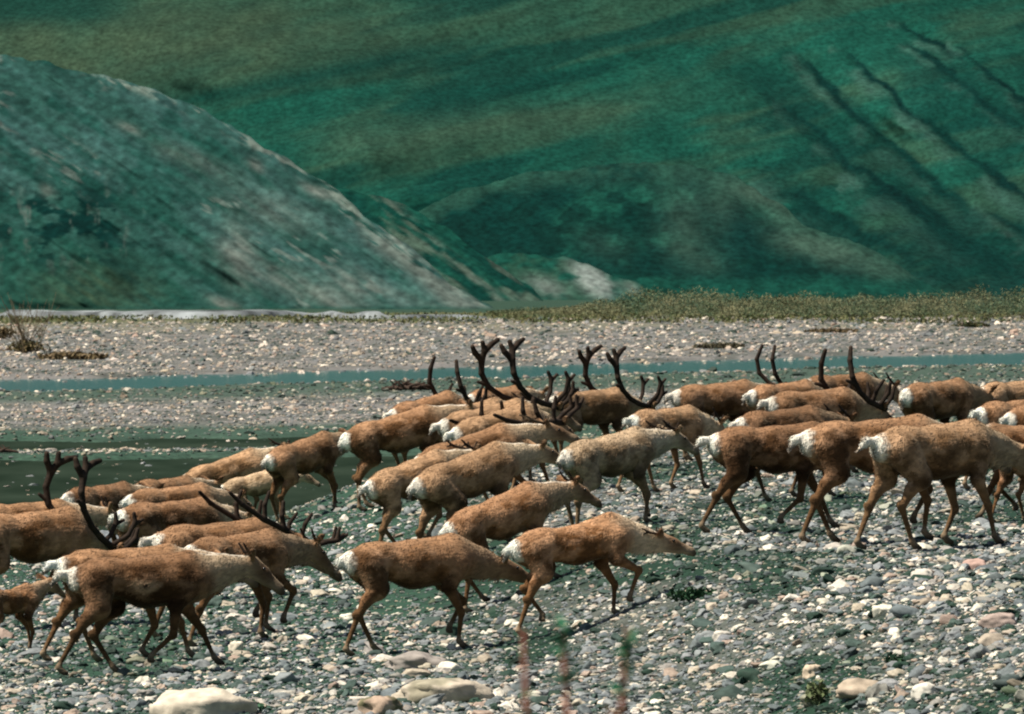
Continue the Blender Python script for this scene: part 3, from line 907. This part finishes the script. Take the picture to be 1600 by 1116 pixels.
REPORT = []
def caribou(spec):
    (u_r, u_h, v_h, size, tone, legs, np_, hp, ant, label, kw) = spec
    kw = dict(kw)
    seed = len(REPORT) + 3
    yaw_f, dpitch, ascale, amat = kw.pop('yaw', None), kw.pop('pitch', 0), kw.pop('asc', 1.0), kw.pop('amat', M_velvet)
    hyaw = kw.pop('hyaw', 0)
    arec = kw.pop('arec', 4)
    H = 1.13 * size
    uc = (u_r + u_h) / 2
    D = np.arange(66, 140, .1)
    xg = (uc - 800) / F * D
    vb = HZ + (CAMZ - T(xg, D) - H) * F / D
    i = int(np.argmax(vb <= v_h)) if (vb <= v_h).any() else len(D) - 1
    if kw.get('dist'):
        i = int(np.argmin(abs(D - kw.pop('dist'))))
    d = float(D[i]); xw = float(xg[i])
    size = (CAMZ - float(T(xw, d)) - (v_h - HZ) * d / F) / 1.135
    s = F / d
    cosy = abs(u_h - u_r) / (1.22 * size * s)
    yaw = R(yaw_f) if yaw_f is not None else math.acos(min(max(cosy, .62), .985))
    flip = u_h < u_r
    head = (math.cos(yaw) * (-1 if flip else 1), math.sin(yaw))
    # base point below local x = -.17
    e = .62 * size
    bx, by = xw + .17 * size * head[0], d + .17 * size * head[1]
    za = float(T(bx + head[0] * e, by + head[1] * e)); zb = float(T(bx - head[0] * e, by - head[1] * e))
    pitch = max(min(math.atan2(za - zb, 2 * e), R(17)), R(-10)) + R(dpitch)
    root = empty('caribou', (bx, by, (za + zb) / 2))
    root.rotation_euler = Matrix.Rotation(math.atan2(head[1], head[0]), 3, 'Z').to_4x4().to_3x3().__matmul__(Matrix.Rotation(-pitch, 3, 'Y')).to_euler()
    root.scale = (size,) * 3
    tag(root, label, 'caribou', 'caribou herd walking over the gravel bank')
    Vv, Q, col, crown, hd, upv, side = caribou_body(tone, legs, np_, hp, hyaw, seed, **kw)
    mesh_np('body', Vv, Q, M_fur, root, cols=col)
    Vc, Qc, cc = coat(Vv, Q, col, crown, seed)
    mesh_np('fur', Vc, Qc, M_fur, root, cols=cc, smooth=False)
    if ant:
        rotm = Matrix((hd, side, upv)).transposed() @ Matrix.Rotation(R(-36 - arec), 3, 'Y')
        jit = (rng.uniform(-4, 4), rng.uniform(-2, 2))
        for sg in (1, -1):
            a = bpy.data.objects.new('antler', antler_data(ant, amat))
            C.objects.link(a); a.parent = root
            m = rotm @ Matrix.Rotation(R(jit[0] + sg * jit[1]), 3, 'Y')
            m4 = m.to_4x4() @ Matrix.Diagonal((ascale, ascale * sg, ascale, 1))
            m4.translation = Vector(crown + upv * .06 - hd * .03)
            a.matrix_local = m4
    for sg in (1, -1):
        a = bpy.data.objects.new('eye', eye_data())
        C.objects.link(a); a.parent = root
        a.location = Vector(crown + hd * .10 + side * sg * .064 + upv * .028)
    REPORT.append((label[:44], round(d, 1), round(size, 2), round(math.degrees(yaw)), round(cosy, 2), round(math.degrees(pitch), 1), round(float(za), 2)))

HERD = [
 # u_rump, u_hump, v_hump, size, tone, legs, neck, head, antlers, label, extras
 (104, 300, 864, 1.02, 'dark', 'a', 4, -38, 'spike', 'dark patchy caribou nearest the big pale boulder, mid-stride with a pale neck', dict(pale=.75, tail=.7, ring=True)),
 (84, 262, 853, 1.0, 'brown', 'd', 0, -30, None, 'caribou almost hidden behind the dark patchy one in the lower left corner', dict()),
 (-46, 98, 795, 1.12, 'brown', 'b', -38, -44, 'bull', 'bull cut by the left edge, two tall black antlers rising behind the front animals', dict(asc=1.0, arec=-2, pale=.5, yaw=36)),
 (-60, 92, 782, .98, 'brown', 'e', 0, -48, 'spike', 'caribou at the left edge with its dark head turned down beside the tall antlers', dict(pale=.6)),
 (100, 192, 755, .95, 'dark', 'f', 0, -35, None, 'brown caribou with a round white rump, seen just above the left bull antlers', dict(tail=.1)),
 (214, 282, 745, .92, 'brown', 'f', 2, -35, None, 'small distant caribou topmost in the left cluster beside dark water', dict(tail=.2)),
 (196, 315, 757, .97, 'brown', 'd', -8, -30, None, 'caribou with white rump second row from the dark water on the left', dict(tail=.1, pale=.5)),
 (180, 318, 779, 1.02, 'dark', 'e', -10, -30, None, 'dark backed caribou with a broad cream neck beside the grey boulder', dict(pale=1.0, tail=.3)),
 (246, 398, 812, 1.06, 'brown', 'b', -22, -36, 'swept', 'bull with lowered head and antlers lying back over the left cluster', dict(asc=1.0, arec=0, yaw=28, pale=.4)),
 (290, 424, 830, 1.0, 'brown', 'c', -6, -38, 'spike', 'brown caribou lifting a bent front leg behind the dark patchy one', dict(pale=.3, tail=.3)),
 (-26, 34, 915, .62, 'red', 'g', 18, -30, None, 'small reddish calf at the left edge below the bull', dict(slim=.8, pale=.3)),
 (300, 425, 716, .98, 'fawn', 'd', -4, -35, 'cow', 'light brown caribou behind the swept back left antlers, with thin tines against water', dict(pale=.6, dist=119)),
 (352, 450, 738, .98, 'pale', 'f', -14, -40, None, 'pale caribou whose back shows just above the swept back antlers of the left cluster', dict(pale=.9, dist=116.5)),
 (426, 520, 685, .98, 'brown', 'g', -4, -35, None, 'brown caribou with a white rump patch, last before the gap at the water edge', dict(tail=.2, pale=.3, dist=115.5)),
 (550, 692, 645, 1.06, 'brown', 'g', -2, -35, None, 'large brown caribou climbing the bank with its whole bent hind leg in view', dict(tail=-.3, pale=.4)),
 (618, 706, 617, 1.02, 'red', 'f', -22, -40, 'tall', 'distant bull leftmost on the crest with black antlers against the river', dict(asc=1.25, arec=12, yaw=46)),
 (662, 790, 628, 1.0, 'fawn', 'e', -6, -35, 'cow', 'caribou climbing third in the middle column just below the leftmost crest bull', dict()),
 (712, 806, 629, 1.02, 'fawn', 'f', -10, -36, 'bull', 'bull on the middle crest with the tallest upright forked antlers above the river', dict(asc=1.2, arec=6, yaw=30)),
 (704, 848, 638, 1.06, 'fawn', 'd', -26, -36, 'swept', 'bull in the centre with low many tined antlers swept back over its shoulders', dict(asc=1.18, pale=.7, yaw=42, arec=14)),
 (738, 800, 602, .95, 'red', 'f', 0, -36, None, 'farthest caribou on the middle crest, only its reddish back showing', dict()),
 (588, 705, 718, .98, 'fawn', 'a', -4, -36, 'cow', 'tan caribou with bent hind leg below the large climbing brown one', dict(pale=.5)),
 (668, 818, 676, 1.0, 'brown', 'd', -6, -30, 'cow', 'pale faced caribou with thin tines just below the low swept antlers in the centre', dict(pale=.85, amat=M_antler_tan)),
 (666, 808, 708, 1.04, 'fawn', 'e', -10, -32, None, 'stout tan caribou in the centre with a pale neck against the cream one', dict(pale=.9, tail=.1)),
 (718, 862, 774, .97, 'red', 'b', -8, -40, 'spike', 'reddish caribou with downturned face directly behind the two nearest middle animals', dict(pale=.4, tail=.1)),
 (536, 712, 840, 1.0, 'brown', 'b', -20, -24, None, 'brown caribou in full side view, nearest in the middle, head held low', dict(pale=.2, tail=.1)),
 (830, 955, 823, .93, 'red', 'c', -24, -24, 'cow', 'speckled reddish young caribou with white neck, muzzle reaching to the stones', dict(pale=1.0, spots=True, asc=.8, slim=.86, tail=.1, yaw=22, pitch=-8)),
 (884, 1008, 673, .98, 'pale', 'g', -2, -30, 'cow', 'cream coloured caribou right of centre, the palest of the herd', dict(pale=1.0, tail=-.1)),
 (850, 970, 606, 1.0, 'fawn', 'f', -20, -40, 'bull', 'bull on the crest with two forked antlers right of the tallest ones', dict(asc=1.15, arec=10, pale=.6, yaw=36)),
 (980, 1078, 634, .95, 'fawn', 'd', -14, -36, 'cow', 'light tan caribou with white muzzle directly behind the cream one', dict(pale=.8)),
 (1046, 1170, 596, 1.0, 'brown', 'f', -4, -35, 'curve', 'crest caribou with two plain curved antlers like horns', dict(asc=1.35, tail=.4, yaw=26, arec=0)),
 (1166, 1262, 596, 1.0, 'red', 'f', -6, -35, None, 'reddish crest caribou whose white rump stands under the curved antlers', dict(tail=.3)),
 (1250, 1350, 582, 1.0, 'brown', 'f', -10, -35, 'cow', 'farthest brown caribou on the right crest with a pale neck', dict(pale=.8)),
 (1172, 1342, 606, 1.04, 'brown', 'e', -18, -36, 'tall', 'bull with two long upswept antlers on the right', dict(asc=1.35, pale=.8, yaw=32, arec=14)),
 (1146, 1272, 637, 1.0, 'dark', 'd', -8, -34, 'cow', 'dark brown caribou in the middle of the right cluster, row behind the front three', dict(pale=.2, tail=.3)),
 (1102, 1272, 659, 1.10, 'dark', 'a', -12, -34, 'cow', 'tall dark caribou leftmost of the front row on the right', dict(pale=.3, tail=.7, dist=91, yaw=24)),
 (1258, 1428, 652, 1.10, 'brown', 'b', -10, -34, None, 'middle one of the three front row caribou on the right', dict(pale=.6, tail=.4, dist=88, yaw=24)),
 (1378, 1504, 659, 1.06, 'fawn', 'd', -14, -48, None, 'right hand one of the front row caribou, white tail raised and dark head low', dict(pale=.3, tail=.9, dist=86, yaw=40)),
 (1406, 1502, 592, 1.05, 'brown', 'f', -8, -36, None, 'solid brown caribou on the right crest right of the long antlers', dict(pale=.2, tail=-.4)),
 (1524, 1622, 592, 1.0, 'fawn', 'f', -6, -36, None, 'upper caribou at the right edge, farthest of the three pale rumps there', dict(tail=.4)),
 (1520, 1628, 622, 1.0, 'brown', 'd', -6, -36, None, 'caribou at the right edge with the lower bright white rump', dict(tail=.5)),
 (1566, 1672, 628, 1.0, 'red', 'e', -6, -36, None, 'reddish caribou cut by the right edge just left of the frame border', dict(tail=.3)),
 (1640, 1592, 660, .95, 'brown', 'a', 2, -50, 'spike', 'caribou at the right edge facing the others with its dark head lowered', dict(pale=.4, hyaw=25, yaw=-35)),
 (1560, 1650, 690, .78, 'red', 'd', 6, -36, None, 'young caribou at the right edge behind the raised white tail animal', dict(pale=.3)),
]
for sp in HERD: caribou(sp)
for r in REPORT: print('HERD', r)

# ------------------------------------------------------------------ boulders
def boulder(u, v, wpx, hpx, col, label, moss=0, seed=0, group=None, name='boulder'):
    # find the ground point at picture row v
    D = np.concatenate([np.arange(50, 140, .1), np.arange(140, 700, 1.0)])
    vg = HZ + (CAMZ - T((u - 800) / F * D, D)) * F / D
    d = float(D[int(np.argmax(vg <= v))]); x = (u - 800) / F * d
    s = F / d
    w_, h_ = wpx / s / 2, hpx / s
    n = 24
    ph = np.linspace(0, math.pi, n)[:, None]; th = np.linspace(0, 2 * math.pi, 2 * n, endpoint=False)[None, :]
    X, Y_, Z_ = np.sin(ph) * np.cos(th), np.sin(ph) * np.sin(th), np.cos(ph) + 0 * th
    r = 1 + (fbm(X * 1.3 + seed, Y_ * 1.3, Z_ * 1.3, seed=seed, octv=3) - .5) * .9 + (fbm(X * 5, Y_ * 5, Z_ * 5, seed=seed + 3, octv=2) - .5) * .12
    fl = np.sign(Z_) * np.abs(Z_) ** .8
    P = np.stack([X * r * w_, Y_ * r * w_ * .75, fl * r * h_ * .62 + h_ * .3], -1).reshape(-1, 3)
    i = np.arange(n * 2 * n).reshape(n, 2 * n)
    j = np.roll(i, -1, 1)
    Fc = np.stack([i[:-1], i[1:], j[1:], j[:-1]], -1).reshape(-1, 4)
    nz = fbm(P[:, 0] / w_ * 2.2, P[:, 1] / w_ * 2.2, P[:, 2] / w_ * 2.2, seed=seed + 5)
    cc = np.array(col) * (.75 + .5 * nz)[:, None]
    if moss: cc = mix(cc, (.07, .085, .03), ss(.52, .6, fbm(P[:, 0] / w_ * 1.6 + 4, P[:, 1] / w_, P[:, 2] / w_ * 1.6, seed=seed + 8)) * moss)
    o = mesh_np(name, P, Fc, M_rock, cols=cc)
    o.location = (x, d, float(T(x, d)) - h_ * .12)
    tag(o, label, 'boulder', group)
    return o

boulder(310, 1122, 178, 56, (.60, .52, .40), 'big smooth cream boulder at the bottom left under the dark patchy caribou', seed=2)
boulder(696, 1098, 132, 42, (.55, .47, .36), 'knobbly tan boulder at the bottom edge left of the blurred stems', .5, seed=5)
boulder(598, 1116, 70, 36, (.45, .33, .24), 'pinkish brown boulder with moss beside the knobbly tan one', .8, seed=9)
boulder(650, 1044, 100, 28, (.33, .29, .25), 'flat grey slab on the gravel below the side view caribou', seed=12)
boulder(172, 858, 44, 36, (.24, .26, .27), 'round grey boulder between the tall left antlers and the cream necked caribou', seed=14)
boulder(326, 760, 44, 22, (.42, .44, .46), 'pale blue grey boulder behind the left cluster at the dark water', seed=16)
boulder(1345, 1086, 78, 28, (.42, .34, .25), 'long tan boulder at the bottom right', seed=21)
boulder(1448, 1090, 44, 24, (.74, .69, .58), 'jagged white stone right of the long tan boulder', seed=22)
boulder(1270, 1058, 30, 20, (.62, .50, .36), 'cream cube-like stone left of the long tan boulder', seed=23)
boulder(1520, 890, 44, 20, (.46, .31, .25), 'pink wedge shaped stone on the slope under the right front caribou', seed=24)
boulder(1442, 905, 34, 18, (.66, .60, .50), 'pale stone left of the pink wedge stone', seed=25)
boulder(1305, 862, 40, 16, (.52, .47, .40), 'grey white flat stone beneath the middle front row caribou', seed=26)
boulder(368, 1020, 26, 20, (.72, .64, .50), 'small round cream stone right of the dark patchy caribou hoof', seed=27)
boulder(1390, 1075, 36, 16, (.34, .34, .33), 'grey stone just right of the long tan boulder', seed=28)
boulder(1560, 980, 60, 26, (.40, .31, .26), 'brownish boulder low on the right edge', seed=29)
boulder(1130, 1000, 30, 16, (.62, .57, .48), 'whitish stone on the slope right of the blurred green leaves', seed=30)

# ------------------------------------------------------------------ vegetation and driftwood
def ground_at(u, v):
    D = np.concatenate([np.arange(50, 140, .1), np.arange(140, 1400, 1.0)])
    vg = HZ + (CAMZ - T((u - 800) / F * D, D)) * F / D
    d = float(D[int(np.argmax(vg <= v))])
    x = (u - 800) / F * d
    return x, d, float(T(x, d)), F / d

def leaf_cloud(P, size, cols):
    """one small folded leaf (two triangles as a quad) at each point"""
    n = len(P)
    a = rng.normal(size=(n, 3)); a /= np.linalg.norm(a, axis=1)[:, None]
    b_ = rng.normal(size=(n, 3)); b_ -= (b_ * a).sum(1)[:, None] * a; b_ /= np.linalg.norm(b_, axis=1)[:, None]
    s_ = (size * rng.uniform(.6, 1.3, n))[:, None]
    V = np.stack([P - a * s_, P + b_ * s_ * .45, P + a * s_, P - b_ * s_ * .45], 1).reshape(-1, 3)
    Fc = np.arange(4 * n).reshape(n, 4)
    return V, Fc, np.repeat(cols, 4, 0)

def tube(paths, sides=5):
    """paths: list of arrays (n,4) xyz r"""
    VV, FF, off = [], [], 0
    for p in paths:
        p = np.array(p, float); n = len(p)
        d = np.gradient(p[:, :3], axis=0); d /= np.linalg.norm(d, axis=1)[:, None] + 1e-9
        ref = np.where(np.abs(d[:, 2:3]) > .9, np.array([[1, 0, 0]]), np.array([[0, 0, 1]]))
        e1 = np.cross(d, ref); e1 /= np.linalg.norm(e1, axis=1)[:, None]
        e2 = np.cross(d, e1)
        th = np.linspace(0, 2 * math.pi, sides, endpoint=False)
        ring = p[:, None, :3] + p[:, None, 3:4] * (np.cos(th)[None, :, None] * e1[:, None] + np.sin(th)[None, :, None] * e2[:, None])
        VV.append(ring.reshape(-1, 3))
        i = np.arange(n * sides).reshape(n, sides) + off; j = np.roll(i, -1, 1)
        FF.append(np.stack([i[:-1], j[:-1], j[1:], i[1:]], -1).reshape(-1, 4))
        off += n * sides
    return np.concatenate(VV), np.concatenate(FF)

# willow thicket along the far bank on the right
n = 90000
tu = rng.uniform(760, 2400, n); td = rng.uniform(900, 1060, n)
hmax = (.5 + 2.1 * ss(860, 1010, tu) - .7 * ss(1060, 1200, tu) + .9 * ss(1400, 1600, tu)) * (.25 + 1.2 * fbm(tu / 30, td / 24, seed=121))
hmax *= ss(755, 830, tu)
tx = (tu - 800) / F * td
tz = T(tx, td) + hmax * rng.uniform(0, 1, n) ** 1.25 * 1.15
tn = fbm(tu / 30, td / 40, tz, seed=122)
cols = mix((.055, .088, .040), (.18, .17, .085), ss(.3, .7, tn))
cols = mix(cols, (.12, .085, .04), ss(.55, .7, fbm(tu / 22, td / 30, seed=125)) * ss(1300, 1500, tu) * (tz < .5) * .7)
cols = cols * rng.uniform(.6, 1.35, (n, 1))
V, Fc, cc = leaf_cloud(np.stack([tx, td, tz], -1), np.full(n, .13), cols)
tag(mesh_np('willow_thicket', V, Fc, M_leaf, cols=cc, smooth=False), 'low green willow thicket along the far bank on the right', 'thicket', kind='stuff')
# low sedge strip along the far bank
n = 26000
tu = rng.uniform(-400, 2100, n); td = rng.uniform(780, 960, n)
k = rng.uniform(0, 1, n) < ss(.40, .58, fbm(tu / 60, td / 25, seed=124) + .10 * ss(870, 930, td))
tu, td = tu[k], td[k]; n = len(tu)
tx = (tu - 800) / F * td
tz = T(tx, td) + rng.uniform(0, .38, n)
cols = mix((.06, .095, .03), (.16, .14, .06), rng.uniform(0, 1, n)) * rng.uniform(.7, 1.2, (n, 1))
V, Fc, cc = leaf_cloud(np.stack([tx, td, tz], -1), np.full(n, .2), cols)
tag(mesh_np('sedge', V, Fc, M_leaf, cols=cc, smooth=False), 'thin strip of olive sedge along the far edge of the cobble flats', 'grass', kind='stuff')

def low_plant(name, u, v, wpx, hpx, colA, colB, label, cat, n=500, leaf=.06, upright=True, group=None):
    x, d, z, s = ground_at(u, v)
    root = empty(name, (x, d, z))
    tag(root, label, cat, group)
    w_, h_ = wpx / s / 2, hpx / s
    paths = []
    for i in range(14):
        a = rng.uniform(0, 6.28); rr = w_ * rng.uniform(.1, .7)
        b0 = np.array((math.cos(a) * rr * .05, math.sin(a) * rr * .05, -.02))
        tip = b0 + np.array((rng.normal(0, .25) * w_, rng.normal(0, .2) * w_, h_ * rng.uniform(.6, 1.0)))
        mid_ = (b0 + tip) / 2 + rng.normal(0, .05, 3) * h_
        rad = .018 * h_ + .002
        paths.append([(*b0, rad), (*mid_, rad * .8), (*tip, rad * .4)])
    V, Fc = tube(paths, 4)
    mesh_np('stem', V, Fc, M_twig, root)
    P = rng.normal(0, 1, (n, 3)); P /= np.linalg.norm(P, axis=1)[:, None]
    P *= rng.uniform(.3, 1, (n, 1))
    lump = .6 + .8 * fbm(P[:, 0] * 2, P[:, 1] * 2, P[:, 2] * 2, seed=int(u) + 3)
    P = P * lump[:, None] * np.array((w_, w_ * .6, h_ * .5)) + np.array((0, 0, h_ * .45))
    P[:, 2] = np.maximum(P[:, 2], .01)
    cols = mix(colA, colB, rng.uniform(0, 1, n))
    V, Fc, cc = leaf_cloud(P, np.full(n, leaf), cols)
    mesh_np('foliage', V, Fc, M_leaf, root, cols=cc, smooth=False)
    return root

GR1, GR2 = (.03, .075, .03), (.08, .13, .05)
BR1, BR2 = (.10, .075, .03), (.20, .14, .075)
low_plant('sedge_clump', 112, 562, 110, 11, BR1, BR2, 'rusty sedge mat on the far cobbles beside the bare shrub', 'sedge', 900, .16)
low_plant('sedge_clump', 1125, 545, 80, 9, (.07, .065, .035), (.14, .12, .07), 'brown sedge mat on the far cobbles above the curved antlers', 'sedge', 700, .15)
low_plant('sedge_clump', 1520, 512, 60, 8, GR1, BR1, 'dark green sedge mat near the thicket on the far right', 'sedge', 500, .2)
low_plant('sedge_clump', 1300, 520, 90, 6, BR1, BR2, 'thin rusty sedge mat between thicket and long upswept antlers', 'sedge', 500, .2)
low_plant('sedge_clump', 1235, 485, 120, 24, (.055, .05, .022), (.10, .085, .04), 'brown dead bush in front of the green thicket', 'bush', 900, .2)
low_plant('grass_tuft', 1278, 1102, 44, 40, (.10, .13, .05), (.20, .23, .11), 'pale green tuft at the bottom right among the stones', 'grass', 260, .03)
low_plant('grass_tuft', 385, 1118, 60, 26, (.03, .09, .045), (.07, .15, .08), 'dark green tuft right of the big cream boulder', 'grass', 300, .03)
low_plant('grass_tuft', 640, 1094, 36, 26, (.05, .06, .02), (.10, .10, .04), 'olive moss tuft between the pinkish and the knobbly boulders', 'grass', 300, .02)
low_plant('grass_tuft', 1400, 1040, 40, 18, (.015, .05, .025), (.05, .10, .05), 'small dark tuft above the long tan boulder', 'grass', 200, .025)
low_plant('grass_tuft', 1085, 940, 90, 22, (.012, .05, .022), (.04, .09, .04), 'dark green strip of leaves standing in for the shadow below the muzzle of the speckled young caribou', 'grass', 420, .035)  # leaf strip put in for the young caribou's shadow on the stones

# bare shrub with tall twigs at the left edge
x, d, z, s = ground_at(42, 552)
root = empty('bare_shrub', (x, d, z))
tag(root, 'bare straw coloured shrub with tall thin twigs at the left edge', 'shrub')
paths = []
for i in range(26):
    tipu = rng.normal(-6, 22) / s; h_ = rng.uniform(.5, 1.0) ** 1.3 * 96 / s
    b0 = np.array((rng.normal(0, 8) / s, rng.normal(0, .3), -.05)); tip = np.array((tipu, rng.normal(0, .4), h_))
    mid_ = b0 * .45 + tip * .55 + np.array((rng.normal(0, 3) / s, 0, 0))
    paths.append([(*b0, .028), (*mid_, .018), (*tip, .008)])
    for q in range(2):
        t2 = mid_ + (tip - mid_) * .4 + np.array((rng.normal(0, 8) / s, 0, rng.uniform(4, 14) / s))
        paths.append([(*mid_, .014), (*t2, .007)])
V, Fc = tube(paths, 4)
mesh_np('twig', V, Fc, M_twig, root)
P = rng.normal(0, 1, (500, 3)) * np.array((22 / s, .4, 8 / s)) * .6 + np.array((0, 0, 10 / s)); P[:, 2] = np.abs(P[:, 2])
V, Fc, cc = leaf_cloud(P, np.full(500, .12), mix((.05, .055, .02), (.17, .12, .05), rng.uniform(0, 1, 500)))
mesh_np('foliage', V, Fc, M_leaf, root, cols=cc, smooth=False)
low_plant('sedge_clump', 6, 530, 40, 22, BR1, BR2, 'straw coloured bush cut by the left edge beside the bare shrub', 'bush', 300, .15)

# driftwood root clump by the river, log at the left edge
def driftwood(u, v, wpx, hpx, label, n=26, seed=0):
    x, d, z, s = ground_at(u, v)
    root = empty('driftwood', (x, d, z)); tag(root, label, 'driftwood')
    w_, h_ = wpx / s / 2, hpx / s
    r_ = np.random.default_rng(seed)
    paths = []
    for i in range(n):
        c0 = r_.normal(0, .25, 3) * np.array((w_, w_ * .5, 0)) + np.array((0, 0, h_ * .2))
        tip = c0 + np.array((r_.uniform(-1, 1) * w_ * .8, r_.uniform(-.5, .5) * w_, r_.uniform(-.1, .75) * h_))
        paths.append([(*c0, h_ * .16), (*((c0 + tip) / 2 + r_.normal(0, .05, 3) * w_), h_ * .11), (*tip, h_ * .04)])
    V, Fc = tube(paths, 5)
    mesh_np('root_tangle', V, Fc, M_drift, root)
    l = [[(-w_, 0, h_ * .12, h_ * .14), (-w_ * .3, .05 * w_, h_ * .26, h_ * .2), (w_ * .4, 0, h_ * .3, h_ * .2), (w_, -.05 * w_, h_ * .14, h_ * .1)]]
    V, Fc = tube(l, 8)
    mesh_np('log', V, Fc, M_drift, root)
driftwood(634, 611, 76, 20, 'dark brown driftwood tangle at the river edge left of the crest bull', seed=3)
driftwood(4, 712, 50, 14, 'dark driftwood log at the left edge beside the dark water', n=8, seed=4)

# out of focus plants close to the camera
def near_plant(u_base, u_top, v_top, dist, leaves, label, lean=0.0, bushy=8):
    s = F / dist
    xb, xt = (u_base - 800) / s, (u_top - 800) / s
    zt = CAMZ - (v_top - HZ) / s
    zb = float(T(xb, dist))
    root = empty('fireweed', (xb, dist, zb)); tag(root, label, 'plant')
    H = zt - zb
    def axis(t): return np.array((xt - xb, 0, 0)) * t ** 1.5 * 1.0 + np.array((math.sin(t * 5) * .006, .02 * t, H * t))
    ts = np.linspace(0, 1, 14)
    V, Fc = tube([[(*axis(t), 7.5 / s * (1 - .45 * t)) for t in ts]], 8)
    mesh_np('stem', V, Fc, M_stem, root)
    VV, FF, CC, off = [], [], [], 0
    for i in range(leaves):
        t = rng.uniform(.2, .86) if i >= bushy else rng.uniform(.84, 1.0)
        p = axis(t); a = i * 2.4
        L = rng.uniform(30, 55) / s; wd = 10 / s
        dr = np.array((math.cos(a) * .7, math.sin(a) * .7, .7)); dr /= np.linalg.norm(dr)
        sd_ = np.cross(dr, (0, 0, 1)); sd_ /= np.linalg.norm(sd_)
        pts = [p, p + dr * L * .4 + sd_ * wd, p + dr * L + np.array((0, 0, -8 / s)), p + dr * L * .4 - sd_ * wd]
        VV += pts; FF.append((off, off + 1, off + 2, off + 3)); off += 4
        c = np.array((.03, .17, .08)) if t > .82 else np.array((.34, .17, .10))
        CC += [c * rng.uniform(.8, 1.2)] * 4
    mesh_np('foliage', np.array(VV), np.array(FF), M_leaf, root, cols=np.array(CC), smooth=False)
near_plant(838, 826, 985, 11, 20, 'blurred reddish stem close to the camera under the speckled young caribou hind leg', bushy=0)
near_plant(945, 990, 985, 10.6, 44, 'blurred red stem with a green leafy tip close to the camera', bushy=16)
near_plant(900, 888, 985, 11.5, 26, 'blurred small green leaf tip between the two blurred reddish stems', bushy=14)
